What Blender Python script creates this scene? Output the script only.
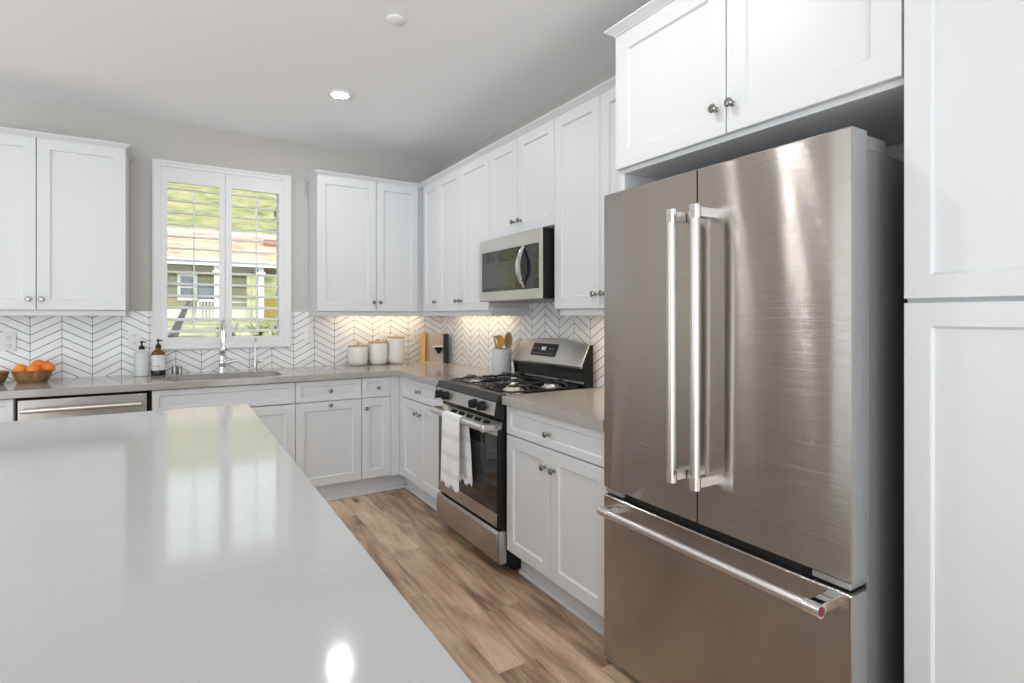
import bpy, bmesh, math, random
from mathutils import Vector, Matrix
random.seed(7)
PI = math.pi
for o in list(bpy.data.objects): bpy.data.objects.remove(o)
SC = bpy.context.scene
COL = SC.collection

# ------------------------------------------------------------------ camera
cam = bpy.data.cameras.new('camera')
cam.sensor_width = 36.0
cam.lens = 545.28 / 1024 * 36
cam.shift_y = -25.17 / 1024
cam.clip_start = 0.03
cam.clip_end = 300
co = bpy.data.objects.new('camera', cam)
co.location = (-2.0417, -4.5528, 1.3148)
co.rotation_euler = (PI/2, 0, -0.5503)
COL.objects.link(co)
SC.camera = co

# ------------------------------------------------------------------ sky, sun, exposure
SC.view_settings.view_transform = 'Standard'
SC.view_settings.look = 'None'
SC.view_settings.gamma = 1
SC.view_settings.use_curve_mapping = False
SC.view_settings.exposure = 0.39
SKY_STRENGTH = 4.1
LAMP = 235.0
UNDER = 15.0
w = bpy.data.worlds.new('sky'); SC.world = w; w.use_nodes = True
nt = w.node_tree; nt.nodes.clear()
wo = nt.nodes.new('ShaderNodeOutputWorld'); bg = nt.nodes.new('ShaderNodeBackground')
tc = nt.nodes.new('ShaderNodeTexCoord'); sp = nt.nodes.new('ShaderNodeSeparateXYZ')
rp = nt.nodes.new('ShaderNodeValToRGB'); mr = nt.nodes.new('ShaderNodeMapRange')
nt.links.new(tc.outputs['Generated'], sp.inputs[0])
mr.inputs['From Min'].default_value = -1; mr.inputs['From Max'].default_value = 1
nt.links.new(sp.outputs['Y'], mr.inputs['Value']); nt.links.new(mr.outputs[0], rp.inputs[0])
rp.color_ramp.elements[0].color = (0.86, 0.94, 1.0, 1)      # hazy bright sky on the sun's side
rp.color_ramp.elements[1].color = (0.62, 0.66, 0.70, 1)
m2 = nt.nodes.new('ShaderNodeMapRange'); m2.inputs['From Min'].default_value = -.30; m2.inputs['From Max'].default_value = .10
m2.inputs['To Min'].default_value = 0.85; m2.inputs['To Max'].default_value = 0.60      # stronger glow below the horizon, added to light the ceiling; softer sky above
vm = nt.nodes.new('ShaderNodeVectorMath'); vm.operation = 'SCALE'
nt.links.new(sp.outputs['Z'], m2.inputs['Value']); nt.links.new(rp.outputs[0], vm.inputs[0]); nt.links.new(m2.outputs[0], vm.inputs['Scale'])
nt.links.new(vm.outputs[0], bg.inputs[0]); bg.inputs[1].default_value = SKY_STRENGTH
nt.links.new(bg.outputs[0], wo.inputs[0])
sun = bpy.data.lights.new('sun', 'SUN'); sun.energy = 2.2; sun.angle = 0.01; sun.color = (1, .93, .8)
so = bpy.data.objects.new('sun', sun); COL.objects.link(so)
so.rotation_euler = Vector((-.40, .62, -.78)).to_track_quat('-Z', 'Y').to_euler()

# ------------------------------------------------------------------ materials
def mat(name, col=(.8,.8,.8), rough=.5, metal=0.0, spec=.5, **kw):
    m = bpy.data.materials.new(name); m.use_nodes = True
    b = m.node_tree.nodes['Principled BSDF']
    b.inputs['Base Color'].default_value = (*col, 1)
    b.inputs['Roughness'].default_value = rough
    b.inputs['Metallic'].default_value = metal
    b.inputs['Specular IOR Level'].default_value = spec
    for k, v in kw.items(): b.inputs[k.replace('_', ' ')].default_value = v
    return m
def N(m, t, **kw):
    n = m.node_tree.nodes.new('ShaderNode' + t)
    for k, v in kw.items(): setattr(n, k, v)
    return n
def L(m, a, b): m.node_tree.links.new(a, b)
def P(m): return m.node_tree.nodes['Principled BSDF']
def math_(m, op, a, b=None, clamp=False):
    n = N(m, 'Math', operation=op); n.use_clamp = clamp
    for i, v in enumerate((a, b)):
        if v is None: continue
        if isinstance(v, (int, float)): n.inputs[i].default_value = v
        else: L(m, v, n.inputs[i])
    return n.outputs[0]
def objco(m): return N(m, 'TexCoord').outputs['Object']
def geopos(m): return N(m, 'NewGeometry').outputs['Position']
def noise(m, vec, scale, detail=3, rough=.5):
    n = N(m, 'TexNoise'); n.inputs['Scale'].default_value = scale
    n.inputs['Detail'].default_value = detail; n.inputs['Roughness'].default_value = rough
    L(m, vec, n.inputs['Vector']); return n
def ramp(m, fac, stops):
    r = N(m, 'ValToRGB'); e = r.color_ramp.elements
    while len(e) < len(stops): e.new(.5)
    for el, (p, c) in zip(e, stops): el.position = p; el.color = (*c, 1)
    L(m, fac, r.inputs[0]); return r.outputs[0]
def bump(m, h, strength=.2, dist=.01):
    b = N(m, 'Bump'); b.inputs['Strength'].default_value = strength; b.inputs['Distance'].default_value = dist
    L(m, h, b.inputs['Height']); L(m, b.outputs[0], P(m).inputs['Normal']); return b
def mapv(m, vec, scale):
    n = N(m, 'Mapping'); n.inputs['Scale'].default_value = scale; L(m, vec, n.inputs[0]); return n.outputs[0]

M = {}
M['white'] = mat('white_lacquer', (.67,.68,.69), .42)
M['trimwhite'] = mat('white_trim_paint', (.82,.82,.815), .45)
def wallmat():
    m = mat('greige_wall_paint', (.56,.535,.505), .75)
    n = noise(m, geopos(m), 180, 2); bump(m, n.outputs[0], .06, .002); return m
M['wall'] = wallmat()
def ceilmat():
    m = mat('ceiling_paint', (.95,.96,.97), .85)
    n = noise(m, geopos(m), 160, 2); bump(m, n.outputs[0], .06, .002); return m
M['ceiling'] = ceilmat()

def steel(name, col, rough, aniso, vert=True, wavy=0.0, scratch=.00020):
    m = mat(name, col, rough, 1.0, Anisotropic=aniso)
    c = N(m, 'CombineXYZ'); c.inputs[2 if vert else 1].default_value = 1.0
    L(m, c.outputs[0], P(m).inputs['Tangent'])
    pos = geopos(m)
    if wavy:
        s2 = mapv(m, pos, (3.0, 5.0, .8)); n2 = noise(m, s2, 1.0, 1)
        b1 = bump(m, n2.outputs[0], wavy, .02)
        n3 = noise(m, mapv(m, pos, (3, 3, 3400)), 1.0, 1)       # fine horizontal brushing
        b2 = N(m, 'Bump'); b2.inputs['Strength'].default_value = 1.0; b2.inputs['Distance'].default_value = scratch
        L(m, n3.outputs[0], b2.inputs['Height']); L(m, b1.outputs[0], b2.inputs['Normal']); L(m, b2.outputs[0], P(m).inputs['Normal'])
    return m
M['steel'] = steel('brushed_steel', (.45,.42,.39), .17, 1.0, True, .10)
M['steel_plain'] = steel('satin_steel', (.62,.59,.56), .36, .4, True)
M['steel_light'] = mat('polished_steel', (.66,.64,.62), .36, 1)
M['chrome'] = mat('chrome', (.80,.80,.81), .08, 1)
M['nickel'] = mat('brushed_nickel', (.60,.56,.50), .25, 1)
M['knob'] = mat('nickel_knob', (.30,.29,.28), .2, 1)
M['doorside'] = mat('painted_grey_metal', (.42,.42,.42), .38, .5)
M['fridgeside'] = mat('dark_grey_textured_metal', (.20,.20,.205), .42)
M['greyplastic'] = mat('grey_plastic', (.25,.25,.25), .45)
M['black'] = mat('black_enamel', (.010,.010,.011), .14, 0, .4)
M['blackmatte'] = mat('black_plastic', (.011,.011,.012), .5, 0, .25)
M['displayblack'] = mat('display_panel', (.012,.012,.013), .3, 0, .25)
M['iron'] = mat('cast_iron', (.022,.022,.024), .42)
M['darkstrip'] = mat('dark_grey_enamel', (.030,.030,.031), .42, 0, .22)
M['blackglass'] = mat('black_glass', (.012,.012,.013), .03, 0, .75)
M['mesh_glass'] = mat('grey_oven_window', (.05,.05,.052), .08, 0, .7)
M['gap'] = mat('dark_cavity', (.01,.01,.01), .8)
M['alum'] = mat('burner_aluminium', (.62,.60,.57), .35, 1)

def quartz(name, c, rough, spk):
    m = mat(name, c, rough, 0, .5); pos = geopos(m)
    n1 = noise(m, pos, 3.2, 5, .62); n2 = noise(m, pos, 240, 2)
    d = tuple(x * (1 - spk) for x in c); l = tuple(min(1, x * (1 + spk)) for x in c)
    c1 = ramp(m, n1.outputs[0], [(.36, d), (.5, c), (.66, l)])
    c2 = ramp(m, n2.outputs[0], [(.25, tuple(x * .9 for x in c)), (.36, (1, 1, 1)), (.70, (1, 1, 1))])
    mx = N(m, 'Mix', data_type='RGBA', blend_type='MULTIPLY'); mx.inputs[0].default_value = .18
    L(m, c1, mx.inputs[6]); L(m, c2, mx.inputs[7]); L(m, mx.outputs[2], P(m).inputs['Base Color'])
    return m
M['quartz'] = quartz('taupe_grey_quartz', (.385,.36,.335), .13, .05)
M['quartz_island'] = quartz('pale_grey_quartz', (.435,.435,.432), .085, .02)

def tile(name, axis, phase_u, phase_z, w_, pitch=.0535, rise=.0885):
    m = mat(name, (.84,.84,.84), .22, 0, .5)
    s = N(m, 'SeparateXYZ'); L(m, geopos(m), s.inputs[0])
    u = s.outputs[axis]; z = s.outputs[2]
    t = math_(m, 'DIVIDE', math_(m, 'ADD', u, 60 * w_ - phase_u), w_)
    md = math_(m, 'MODULO', t, 2.0)
    tri = math_(m, 'ABSOLUTE', math_(m, 'SUBTRACT', md, 1.0))
    zz = math_(m, 'DIVIDE', math_(m, 'SUBTRACT', math_(m, 'SUBTRACT', z, math_(m, 'MULTIPLY', tri, rise)), phase_z - 40 * pitch), pitch)
    fz = math_(m, 'ABSOLUTE', math_(m, 'SUBTRACT', math_(m, 'FRACT', math_(m, 'ADD', zz, .5)), .5))
    fu = math_(m, 'ABSOLUTE', math_(m, 'SUBTRACT', math_(m, 'FRACT', math_(m, 'ADD', t, .5)), .5))
    gz = math_(m, 'LESS_THAN', fz, .0021 / pitch * 1.15)
    gu = math_(m, 'LESS_THAN', fu, .0015 / w_)
    g = math_(m, 'MAXIMUM', gz, gu)
    cell = N(m, 'CombineXYZ'); L(m, math_(m, 'FLOOR', t), cell.inputs[0]); L(m, math_(m, 'FLOOR', zz), cell.inputs[1])
    wn = N(m, 'TexWhiteNoise'); L(m, cell.outputs[0], wn.inputs['Vector'])
    tc_ = ramp(m, wn.outputs['Value'], [(0, (.80,.80,.80)), (1, (.87,.87,.87))])
    mx = N(m, 'Mix', data_type='RGBA'); L(m, g, mx.inputs[0]); L(m, tc_, mx.inputs[6])
    mx.inputs[7].default_value = (.13,.125,.12,1); L(m, mx.outputs[2], P(m).inputs['Base Color'])
    rr = N(m, 'Mix', data_type='FLOAT'); L(m, g, rr.inputs[0]); rr.inputs[2].default_value = .20; rr.inputs[3].default_value = .8
    L(m, rr.outputs[0], P(m).inputs['Roughness'])
    inv = math_(m, 'SUBTRACT', 1.0, g)
    wob = noise(m, geopos(m), 30, 1)
    bump(m, math_(m, 'ADD', inv, math_(m, 'MULTIPLY', wob.outputs[0], .5)), .25, .0015)
    return m
M['tile_b'] = tile('chevron_tile_a', 0, -.164, 1.249, .1573)
M['tile_r'] = tile('chevron_tile_b', 1, -1.653, 1.293, .1512)

def oak():
    m = mat('oak_plank', (.45,.3,.2), .38, 0, .4)
    at = N(m, 'Attribute', attribute_name='plank'); sc = N(m, 'SeparateColor'); L(m, at.outputs['Color'], sc.inputs[0])
    r1, r2 = sc.outputs[0], sc.outputs[1]
    pos = geopos(m)
    off = N(m, 'CombineXYZ'); L(m, math_(m, 'MULTIPLY', r2, 37.0), off.inputs[0]); L(m, math_(m, 'MULTIPLY', r1, 53.0), off.inputs[1])
    va = N(m, 'VectorMath', operation='ADD'); L(m, pos, va.inputs[0]); L(m, off.outputs[0], va.inputs[1])
    g1 = noise(m, mapv(m, va.outputs[0], (17, 1.5, 1)), 1.0, 7, .68)
    g1.inputs['Distortion'].default_value = 1.5
    g2 = noise(m, mapv(m, va.outputs[0], (150, 5, 1)), 1.0, 4, .7)
    g3 = noise(m, mapv(m, va.outputs[0], (5.0, .75, 1)), 1.5, 3, .55)
    g3.inputs['Distortion'].default_value = .8
    wv = N(m, 'TexWave', wave_type='RINGS', rings_direction='X'); wv.inputs['Scale'].default_value = 7
    wv.inputs['Distortion'].default_value = 7; wv.inputs['Detail'].default_value = 3; wv.inputs['Detail Scale'].default_value = .9
    L(m, mapv(m, va.outputs[0], (1, .10, 1)), wv.inputs['Vector'])
    f = math_(m, 'ADD', math_(m, 'MULTIPLY', g1.outputs[0], .50), math_(m, 'MULTIPLY', g3.outputs[0], .46))
    f = math_(m, 'ADD', f, math_(m, 'MULTIPLY', math_(m, 'SUBTRACT', wv.outputs[0], .5), .06))
    f = math_(m, 'ADD', f, math_(m, 'MULTIPLY', math_(m, 'SUBTRACT', g2.outputs[0], .5), .22))
    f = math_(m, 'ADD', f, math_(m, 'MULTIPLY', math_(m, 'SUBTRACT', r1, .5), .20))
    c = ramp(m, f, [(.30, (.22,.135,.085)), (.42, (.45,.30,.195)), (.53, (.63,.45,.305)), (.68, (.77,.60,.44))])
    # knots
    vo = N(m, 'TexVoronoi'); vo.inputs['Scale'].default_value = 1.0
    L(m, mapv(m, va.outputs[0], (4.6, 1.9, 1)), vo.inputs['Vector'])
    kn = N(m, 'MapRange'); kn.inputs['From Min'].default_value = .03; kn.inputs['From Max'].default_value = .16
    L(m, vo.outputs['Distance'], kn.inputs['Value'])
    mx = N(m, 'Mix', data_type='RGBA'); L(m, kn.outputs[0], mx.inputs[0]); mx.inputs[6].default_value = (.15,.08,.045,1); L(m, c, mx.inputs[7])
    L(m, mx.outputs[2], P(m).inputs['Base Color'])
    bump(m, g2.outputs[0], .10, .002)
    return m
M['oak'] = oak()
def wood(name, c0, c1, axis=2, rough=.5, sc=1.0):
    m = mat(name, c0, rough)
    s = [26*sc, 26*sc, 26*sc]; s[axis] = 3*sc
    n = noise(m, mapv(m, geopos(m), tuple(s)), 1.0, 4, .6)
    L(m, ramp(m, n.outputs[0], [(.35, c0), (.65, c1)]), P(m).inputs['Base Color']); return m
M['bowlwood'] = wood('acacia_wood', (.20,.105,.04), (.36,.20,.08), 2)
M['standwood'] = wood('honey_wood', (.62,.34,.11), (.74,.44,.16), 2)
M['palewood'] = wood('pale_wood', (.52,.41,.32), (.60,.49,.39), 2)
M['lidwood'] = wood('acacia_lid', (.42,.27,.14), (.54,.37,.2), 0)
M['spoonwood'] = wood('spoon_wood', (.30,.19,.09), (.42,.28,.14), 2)
M['ochre'] = mat('ochre_silicone', (.62,.32,.02), .4)
M['ceramic'] = mat('white_stoneware', (.74,.725,.70), .35)
M['greyceramic'] = mat('grey_stoneware', (.55,.56,.57), .5)
M['orange'] = mat('orange_peel', (.86,.22,.012), .42)
_n = noise(M['orange'], objco(M['orange']), 220, 1); bump(M['orange'], _n.outputs[0], .25, .002)
M['stem'] = mat('orange_stem', (.12,.14,.04), .7)
M['towel'] = None
def towelmat():
    m = mat('striped_towel', (.9,.9,.9), .9)
    s = N(m, 'SeparateXYZ'); L(m, geopos(m), s.inputs[0])
    fr = math_(m, 'FRACT', math_(m, 'DIVIDE', s.outputs[2], .105))
    st = math_(m, 'LESS_THAN', fr, .30)
    mx = N(m, 'Mix', data_type='RGBA'); L(m, st, mx.inputs[0]); mx.inputs[6].default_value = (.90,.90,.895,1); mx.inputs[7].default_value = (.78,.785,.79,1)
    L(m, mx.outputs[2], P(m).inputs['Base Color'])
    n = noise(m, mapv(m, geopos(m), (400,400,400)), 1, 1); bump(m, n.outputs[0], .3, .002); return m
M['towel'] = towelmat()
M['amber'] = mat('amber_glass', (.13,.055,.008), .06, 0, .6)
M['label'] = mat('paper_label', (.74,.74,.73), .6)
M['ink'] = mat('label_print', (.08,.08,.08), .7)
M['redink'] = mat('label_red_print', (.55,.10,.08), .7)
M['frost'] = mat('frosted_bottle', (.60,.63,.60), .25)
M['pale_liquid'] = mat('pale_soap', (.70,.72,.70), .3)
M['outlet'] = mat('outlet_plastic', (.80,.80,.79), .35)
M['slot'] = mat('outlet_slot', (.12,.12,.12), .6)
M['red'] = mat('red_medallion', (.20,.02,.03), .3)
M['paintgrey'] = mat('grey_underside', (.45,.44,.43), .6)
def emis(name, col, s):
    m = mat(name, (.8,.8,.8), .5); P(m).inputs['Emission Color'].default_value = (*col,1); P(m).inputs['Emission Strength'].default_value = s; return m
M['lamp'] = emis('downlight_lens', (1,.985,.975), LAMP)
M['strip'] = emis('under_cabinet_led', (1,.80,.52), UNDER)
M['display'] = emis('clock_digits', (.8,.9,1), .25)
def glass():
    m = bpy.data.materials.new('window_glass'); m.use_nodes = True; t = m.node_tree; t.nodes.clear()
    o = t.nodes.new('ShaderNodeOutputMaterial'); mx = t.nodes.new('ShaderNodeMixShader')
    tr = t.nodes.new('ShaderNodeBsdfTransparent'); gl = t.nodes.new('ShaderNodeBsdfGlossy'); fr = t.nodes.new('ShaderNodeFresnel')
    gl.inputs['Roughness'].default_value = 0; fr.inputs[0].default_value = 1.45; tr.inputs[0].default_value = (.95,.97,.96,1)
    t.links.new(fr.outputs[0], mx.inputs[0]); t.links.new(tr.outputs[0], mx.inputs[1]); t.links.new(gl.outputs[0], mx.inputs[2]); t.links.new(mx.outputs[0], o.inputs[0])
    return m
M['glass'] = glass()
# outdoors
def ground(name, stops, scale):
    m = mat(name, stops[0][1], .9)
    n = noise(m, geopos(m), scale, 8, .65); L(m, ramp(m, n.outputs[0], stops), P(m).inputs['Base Color']); return m
M['lawn'] = ground('lawn', [(.38, (.08,.10,.03)), (.5, (.18,.18,.06)), (.62, (.33,.28,.15))], .9)
M['hill'] = ground('dry_grass_slope', [(.36, (.09,.10,.03)), (.45, (.18,.19,.06)), (.54, (.25,.23,.09)), (.66, (.34,.27,.16))], .45)
M['siding'] = mat('olive_siding', (.21,.185,.06), .8)
def rooftile():
    m = mat('clay_roof', (.5,.33,.22), .85)
    n = noise(m, mapv(m, geopos(m), (.5,2.2,2.2)), 1.5, 4, .7)
    L(m, ramp(m, n.outputs[0], [(.32, (.22,.12,.07)), (.45, (.42,.26,.17)), (.62, (.52,.38,.28))]), P(m).inputs['Base Color']); return m
M['roof'] = rooftile()
M['outwhite'] = mat('exterior_white', (.62,.62,.62), .7)
M['outpane'] = mat('exterior_pane', (.08,.09,.10), .12)
M['paleconcrete'] = mat('pale_wall', (.60,.57,.42), .8)
M['yellow'] = mat('yellow_fence', (.62,.44,.10), .8)
M['bark'] = mat('dark_bark', (.016,.012,.009), .9)
M['leaf'] = mat('leaf_green', (.12,.17,.035), .7)
M['leaf2'] = mat('leaf_olive', (.24,.25,.07), .7)
M['redbrown'] = mat('terracotta', (.28,.10,.06), .8)

# ------------------------------------------------------------------ mesh builder
class B:
    """Collects shapes; f maps local (u,v,w) to world."""
    def __init__(s, f=None): s.bm = bmesh.new(); s.f = f
    def v(s, a):
        if s.f: a = s.f(*a)
        return s.bm.verts.new(a)
    def face(s, vs):
        try: return s.bm.faces.new(vs)
        except ValueError: return None
    def box(s, a0, a1, b0, b1, c0, c1):
        vs = [s.v((x, y, z)) for x in (a0, a1) for y in (b0, b1) for z in (c0, c1)]
        for q in ((0,1,3,2),(4,6,7,5),(0,4,5,1),(2,3,7,6),(0,2,6,4),(1,5,7,3)): s.face([vs[i] for i in q])
        return s
    def loft(s, rings, cap=True, closed=False):
        R = [[s.v(p) for p in r] for r in rings]; n = len(R[0])
        m = len(R)
        for i in range(m if closed else m - 1):
            a, b = R[i], R[(i + 1) % m]
            for j in range(n): s.face([a[j], a[(j+1) % n], b[(j+1) % n], b[j]])
        if cap and not closed: s.face(R[0][::-1]); s.face(R[-1])
        return s
    def sheet(s, rows):
        R = [[s.v(p) for p in r] for r in rows]
        for a, b in zip(R, R[1:]):
            for j in range(len(a) - 1): s.face([a[j], a[j+1], b[j+1], b[j]])
        return s
    def prism(s, poly, axis, a, b):
        """poly of 2-tuples in the two other axes, in order"""
        def put(p, t):
            q = list(p); q.insert(axis, t); return tuple(q)
        return s.loft([[put(p, a) for p in poly], [put(p, b) for p in poly]])
    def lathe(s, c, prof, seg=24, axis=2, cap=True):
        rings = []
        for r, h in prof:
            ring = []
            for k in range(seg):
                t = 2*PI*k/seg; p = [r*math.cos(t), r*math.sin(t)]; p.insert(axis, h)
                ring.append(tuple(c[i] + p[i] for i in range(3)))
            rings.append(ring)
        return s.loft(rings, cap)
    def tube(s, pts, r, seg=10, cap=True, closed=False):
        pts = [Vector(p) for p in pts]; n = len(pts); rings = []
        rs = r if isinstance(r, (list, tuple)) else [r]*n
        prev = None
        for i in range(n):
            if closed: t = (pts[(i+1) % n] - pts[i-1])
            else: t = pts[min(i+1, n-1)] - pts[max(i-1, 0)]
            t.normalize()
            if prev is None:
                a = Vector((0,0,1)) if abs(t.z) < .9 else Vector((1,0,0))
                nrm = (a - t*a.dot(t)).normalized()
            else: nrm = (prev - t*prev.dot(t)).normalized()
            prev = nrm; bn = t.cross(nrm)
            rings.append([tuple(pts[i] + (nrm*math.cos(2*PI*k/seg) + bn*math.sin(2*PI*k/seg))*rs[i]) for k in range(seg)])
        return s.loft(rings, cap, closed)
    def ball(s, c, r, seg=16, rings=10, sq=(1,1,1)):
        pr = [(max(1e-4, math.sin(PI*i/rings)), -math.cos(PI*i/rings)) for i in range(rings+1)]
        R = []
        for q, h in pr:
            R.append([(c[0]+r*sq[0]*q*math.cos(2*PI*k/seg), c[1]+r*sq[1]*q*math.sin(2*PI*k/seg), c[2]+r*sq[2]*h) for k in range(seg)])
        return s.loft(R)
MB_ = lambda u, v, w: (u, -w, v)      # back run: u = x, v = z, w = out from the wall
MR_ = lambda u, v, w: (-w, u, v)      # right run: u = y
def origin_of(o):
    p = Vector((0,0,0))
    while o: p += o.location; o = o.parent
    return p
def part(name, b, m, parent=None, bevel=0, seg=2, smooth=True, loc=None, ang=35):
    bm = b.bm
    bmesh.ops.remove_doubles(bm, verts=bm.verts, dist=1e-6)
    bmesh.ops.recalc_face_normals(bm, faces=bm.faces)
    o0 = origin_of(parent) if parent else Vector(loc or (0,0,0))
    for v in bm.verts: v.co -= o0
    if smooth:
        for f in bm.faces: f.smooth = True
        lim = math.radians(ang)
        for e in bm.edges:
            e.smooth = len(e.link_faces) == 2 and e.calc_face_angle(0) < lim
    me = bpy.data.meshes.new(name); bm.to_mesh(me); bm.free()
    for mm in (m if isinstance(m, (list, tuple)) else [m]): me.materials.append(mm)
    o = bpy.data.objects.new(name, me); COL.objects.link(o)
    if parent: o.parent = parent
    else: o.location = o0
    if bevel:
        md = o.modifiers.new('bevel', 'BEVEL'); md.width = bevel; md.segments = seg; md.limit_method = 'ANGLE'; md.angle_limit = math.radians(40)
        md.harden_normals = False
    return o
def tag(o, label=None, cat=None, group=None, kind=None):
    if label: o['label'] = label
    if cat: o['category'] = cat
    if group: o['group'] = group
    if kind: o['kind'] = kind
    return o
def thing(name, label, cat, loc=(0,0,0), group=None, kind=None):
    o = bpy.data.objects.new(name, None); COL.objects.link(o); o.location = loc; o.empty_display_size = .05
    return tag(o, label, cat, group, kind)
def copy_tree(o, parent=None):
    c = o.copy(); COL.objects.link(c)
    if parent: c.parent = parent
    for ch in o.children: copy_tree(ch, c)
    return c

# ------------------------------------------------------------------ room shell
XL, YR, H = -6.0, -6.6, 2.692
def struct(name, b, m, label, cat, **kw): return tag(part(name, b, m, **kw), label, cat, kind='structure')
# floor of separate oak planks drawn in one mesh
fb = bmesh.new(); ly = fb.loops.layers.color.new('plank')
joints = {0: [-2.427], 1: [-1.628, -2.816], 2: [-2.127], -1: [-2.99]}
W_ = .168; x = -.70
k = -5
while True:
    xr = -.70 - W_*k; xl = xr - W_
    if xr < XL: break
    rr = random.Random(k*13+5)
    base = joints[k][0] if k in joints else -rr.uniform(.3, 1.5)
    ys = [base + 1.19*j for j in range(-6, 7)]
    for ya, yb in zip(ys, ys[1:]):
        ya = max(ya, YR - .2); yb = min(yb, .15)
        if yb - ya < .002: continue
        c = (rr.random(), rr.random(), rr.random(), 1)
        a, d = xl + .0009, xr - .0009
        vs = [fb.verts.new((px, py, 0)) for px, py in ((a, ya+.0009), (d, ya+.0009), (d, yb-.0009), (a, yb-.0009))]
        f = fb.faces.new(vs)
        for lp in f.loops: lp[ly] = c
    k += 1
for a in ((XL-.2, .2),):
    vs = [fb.verts.new(p) for p in ((XL-.2, YR-.2, -.0015), (.2, YR-.2, -.0015), (.2, .2, -.0015), (XL-.2, .2, -.0015))]
    f = fb.faces.new(vs)
    for lp in f.loops: lp[ly] = (.0, .5, 0, 1)
me = bpy.data.meshes.new('floor'); fb.to_mesh(me); fb.free(); me.materials.append(M['oak'])
o = bpy.data.objects.new('floor', me); COL.objects.link(o); tag(o, 'warm brown oak plank floor running along the aisle', 'floor', kind='structure')

struct('ceiling', B().box(XL-.15, .15, YR-.15, .15, H, H+.12), M['ceiling'], 'smooth off-white kitchen ceiling', 'ceiling')
# back wall with window opening
WX0, WX1, WZ0, WZ1 = -2.150, -1.325, 1.115, 2.370
b = B(); T = .16
b.box(XL-.15, WX0, 0, T, -.05, H); b.box(WX1, .15, 0, T, -.05, H); b.box(WX0, WX1, 0, T, -.05, WZ0); b.box(WX0, WX1, 0, T, WZ1, H)
struct('wall_back', b, M['wall'], 'greige painted wall with the shuttered window', 'wall')
struct('wall_right', B().box(0, .15, YR-.15, 0, -.05, H), M['wall'], 'greige wall behind the range and refrigerator', 'wall')
b = B(); b.box(XL-.15, XL, -1.2, 0, -.05, H); b.box(XL-.15, XL, YR-.15, -3.8, -.05, H); b.box(XL-.15, XL, -3.8, -1.2, 2.45, H)
struct('wall_left', b, M['wall'], 'left wall with a wide glazed opening', 'wall')
b = B(); b.box(XL, -5.7, YR-.15, YR, -.05, H); b.box(-.75, .0, YR-.15, YR, -.05, H); b.box(-5.7, -.75, YR-.15, YR, 2.45, H)
struct('wall_rear', b, M['wall'], 'rear wall with a wide glazed opening', 'wall')
# daylight portals of the two wide openings
def portal(name, loc, rot, sx, sy):
    l = bpy.data.lights.new(name, 'AREA'); l.shape = 'RECTANGLE'; l.size = sx; l.size_y = sy; l.cycles.is_portal = True
    o = bpy.data.objects.new(name, l); COL.objects.link(o); o.location = loc; o.rotation_euler = rot
portal('portal_rear', (-3.225, YR-.02, 1.225), (PI/2, 0, 0), 4.95, 2.45)
portal('portal_left', (XL-.02, -2.5, 1.225), (PI/2, 0, -PI/2), 2.6, 2.45)

# chevron tile
tg = .010
b = B(); zt = 1.35
b.box(-3.25, -2.194, -tg, 0, .914, zt); b.box(-1.281, 0, -tg, 0, .914, zt); b.box(-2.194, -1.281, -tg, 0, .914, 1.072)
tag(part('trim_1', b, M['tile_b']), 'white chevron tile backsplash with dark grout along the window wall', 'backsplash', kind='structure')
b = B(); b.box(-tg, 0, -2.945, -tg, .90, zt); b.box(-tg, 0, -2.19, -1.46, 1.35, 1.42); b.box(-tg, 0, -2.19, -1.42, .7, .9)
tag(part('trim_2', b, M['tile_r']), 'white chevron tile backsplash behind the range', 'backsplash', kind='structure')

# ------------------------------------------------------------------ window
win = thing('window_1', 'white framed window above the sink looking onto a green slope', 'window', (-1.74, 0, WZ0), kind='structure')
def frame_boxes(b, x0, x1, z0, z1, w, y0, y1):
    b.box(x0, x0+w, y0, y1, z0, z1); b.box(x1-w, x1, y0, y1, z0, z1); b.box(x0+w, x1-w, y0, y1, z0, z0+w); b.box(x0+w, x1-w, y0, y1, z1-w, z1); return b
part('casing', frame_boxes(B(), -2.194, -1.281, 1.072, 2.412, .046, -.022, 0), M['trimwhite'], win, .003)
part('casing_bead', frame_boxes(B(), -2.186, -1.289, 1.080, 2.404, .014, -.030, -.022), M['trimwhite'], win, .002)
part('jamb', frame_boxes(B(), WX0, WX1, WZ0, WZ1, .012, 0, T), M['trimwhite'], win)
part('sash_frame', frame_boxes(B(), -2.138, -1.337, 1.127, 2.358, .030, .105, .145), M['trimwhite'], win, .002)
part('mullion', B().box(-1.76, -1.72, .105, .145, 1.157, 2.328), M['trimwhite'], win, .002)
part('pane', B().box(-2.108, -1.367, .122, .126, 1.157, 2.328), M['glass'], win)
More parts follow.
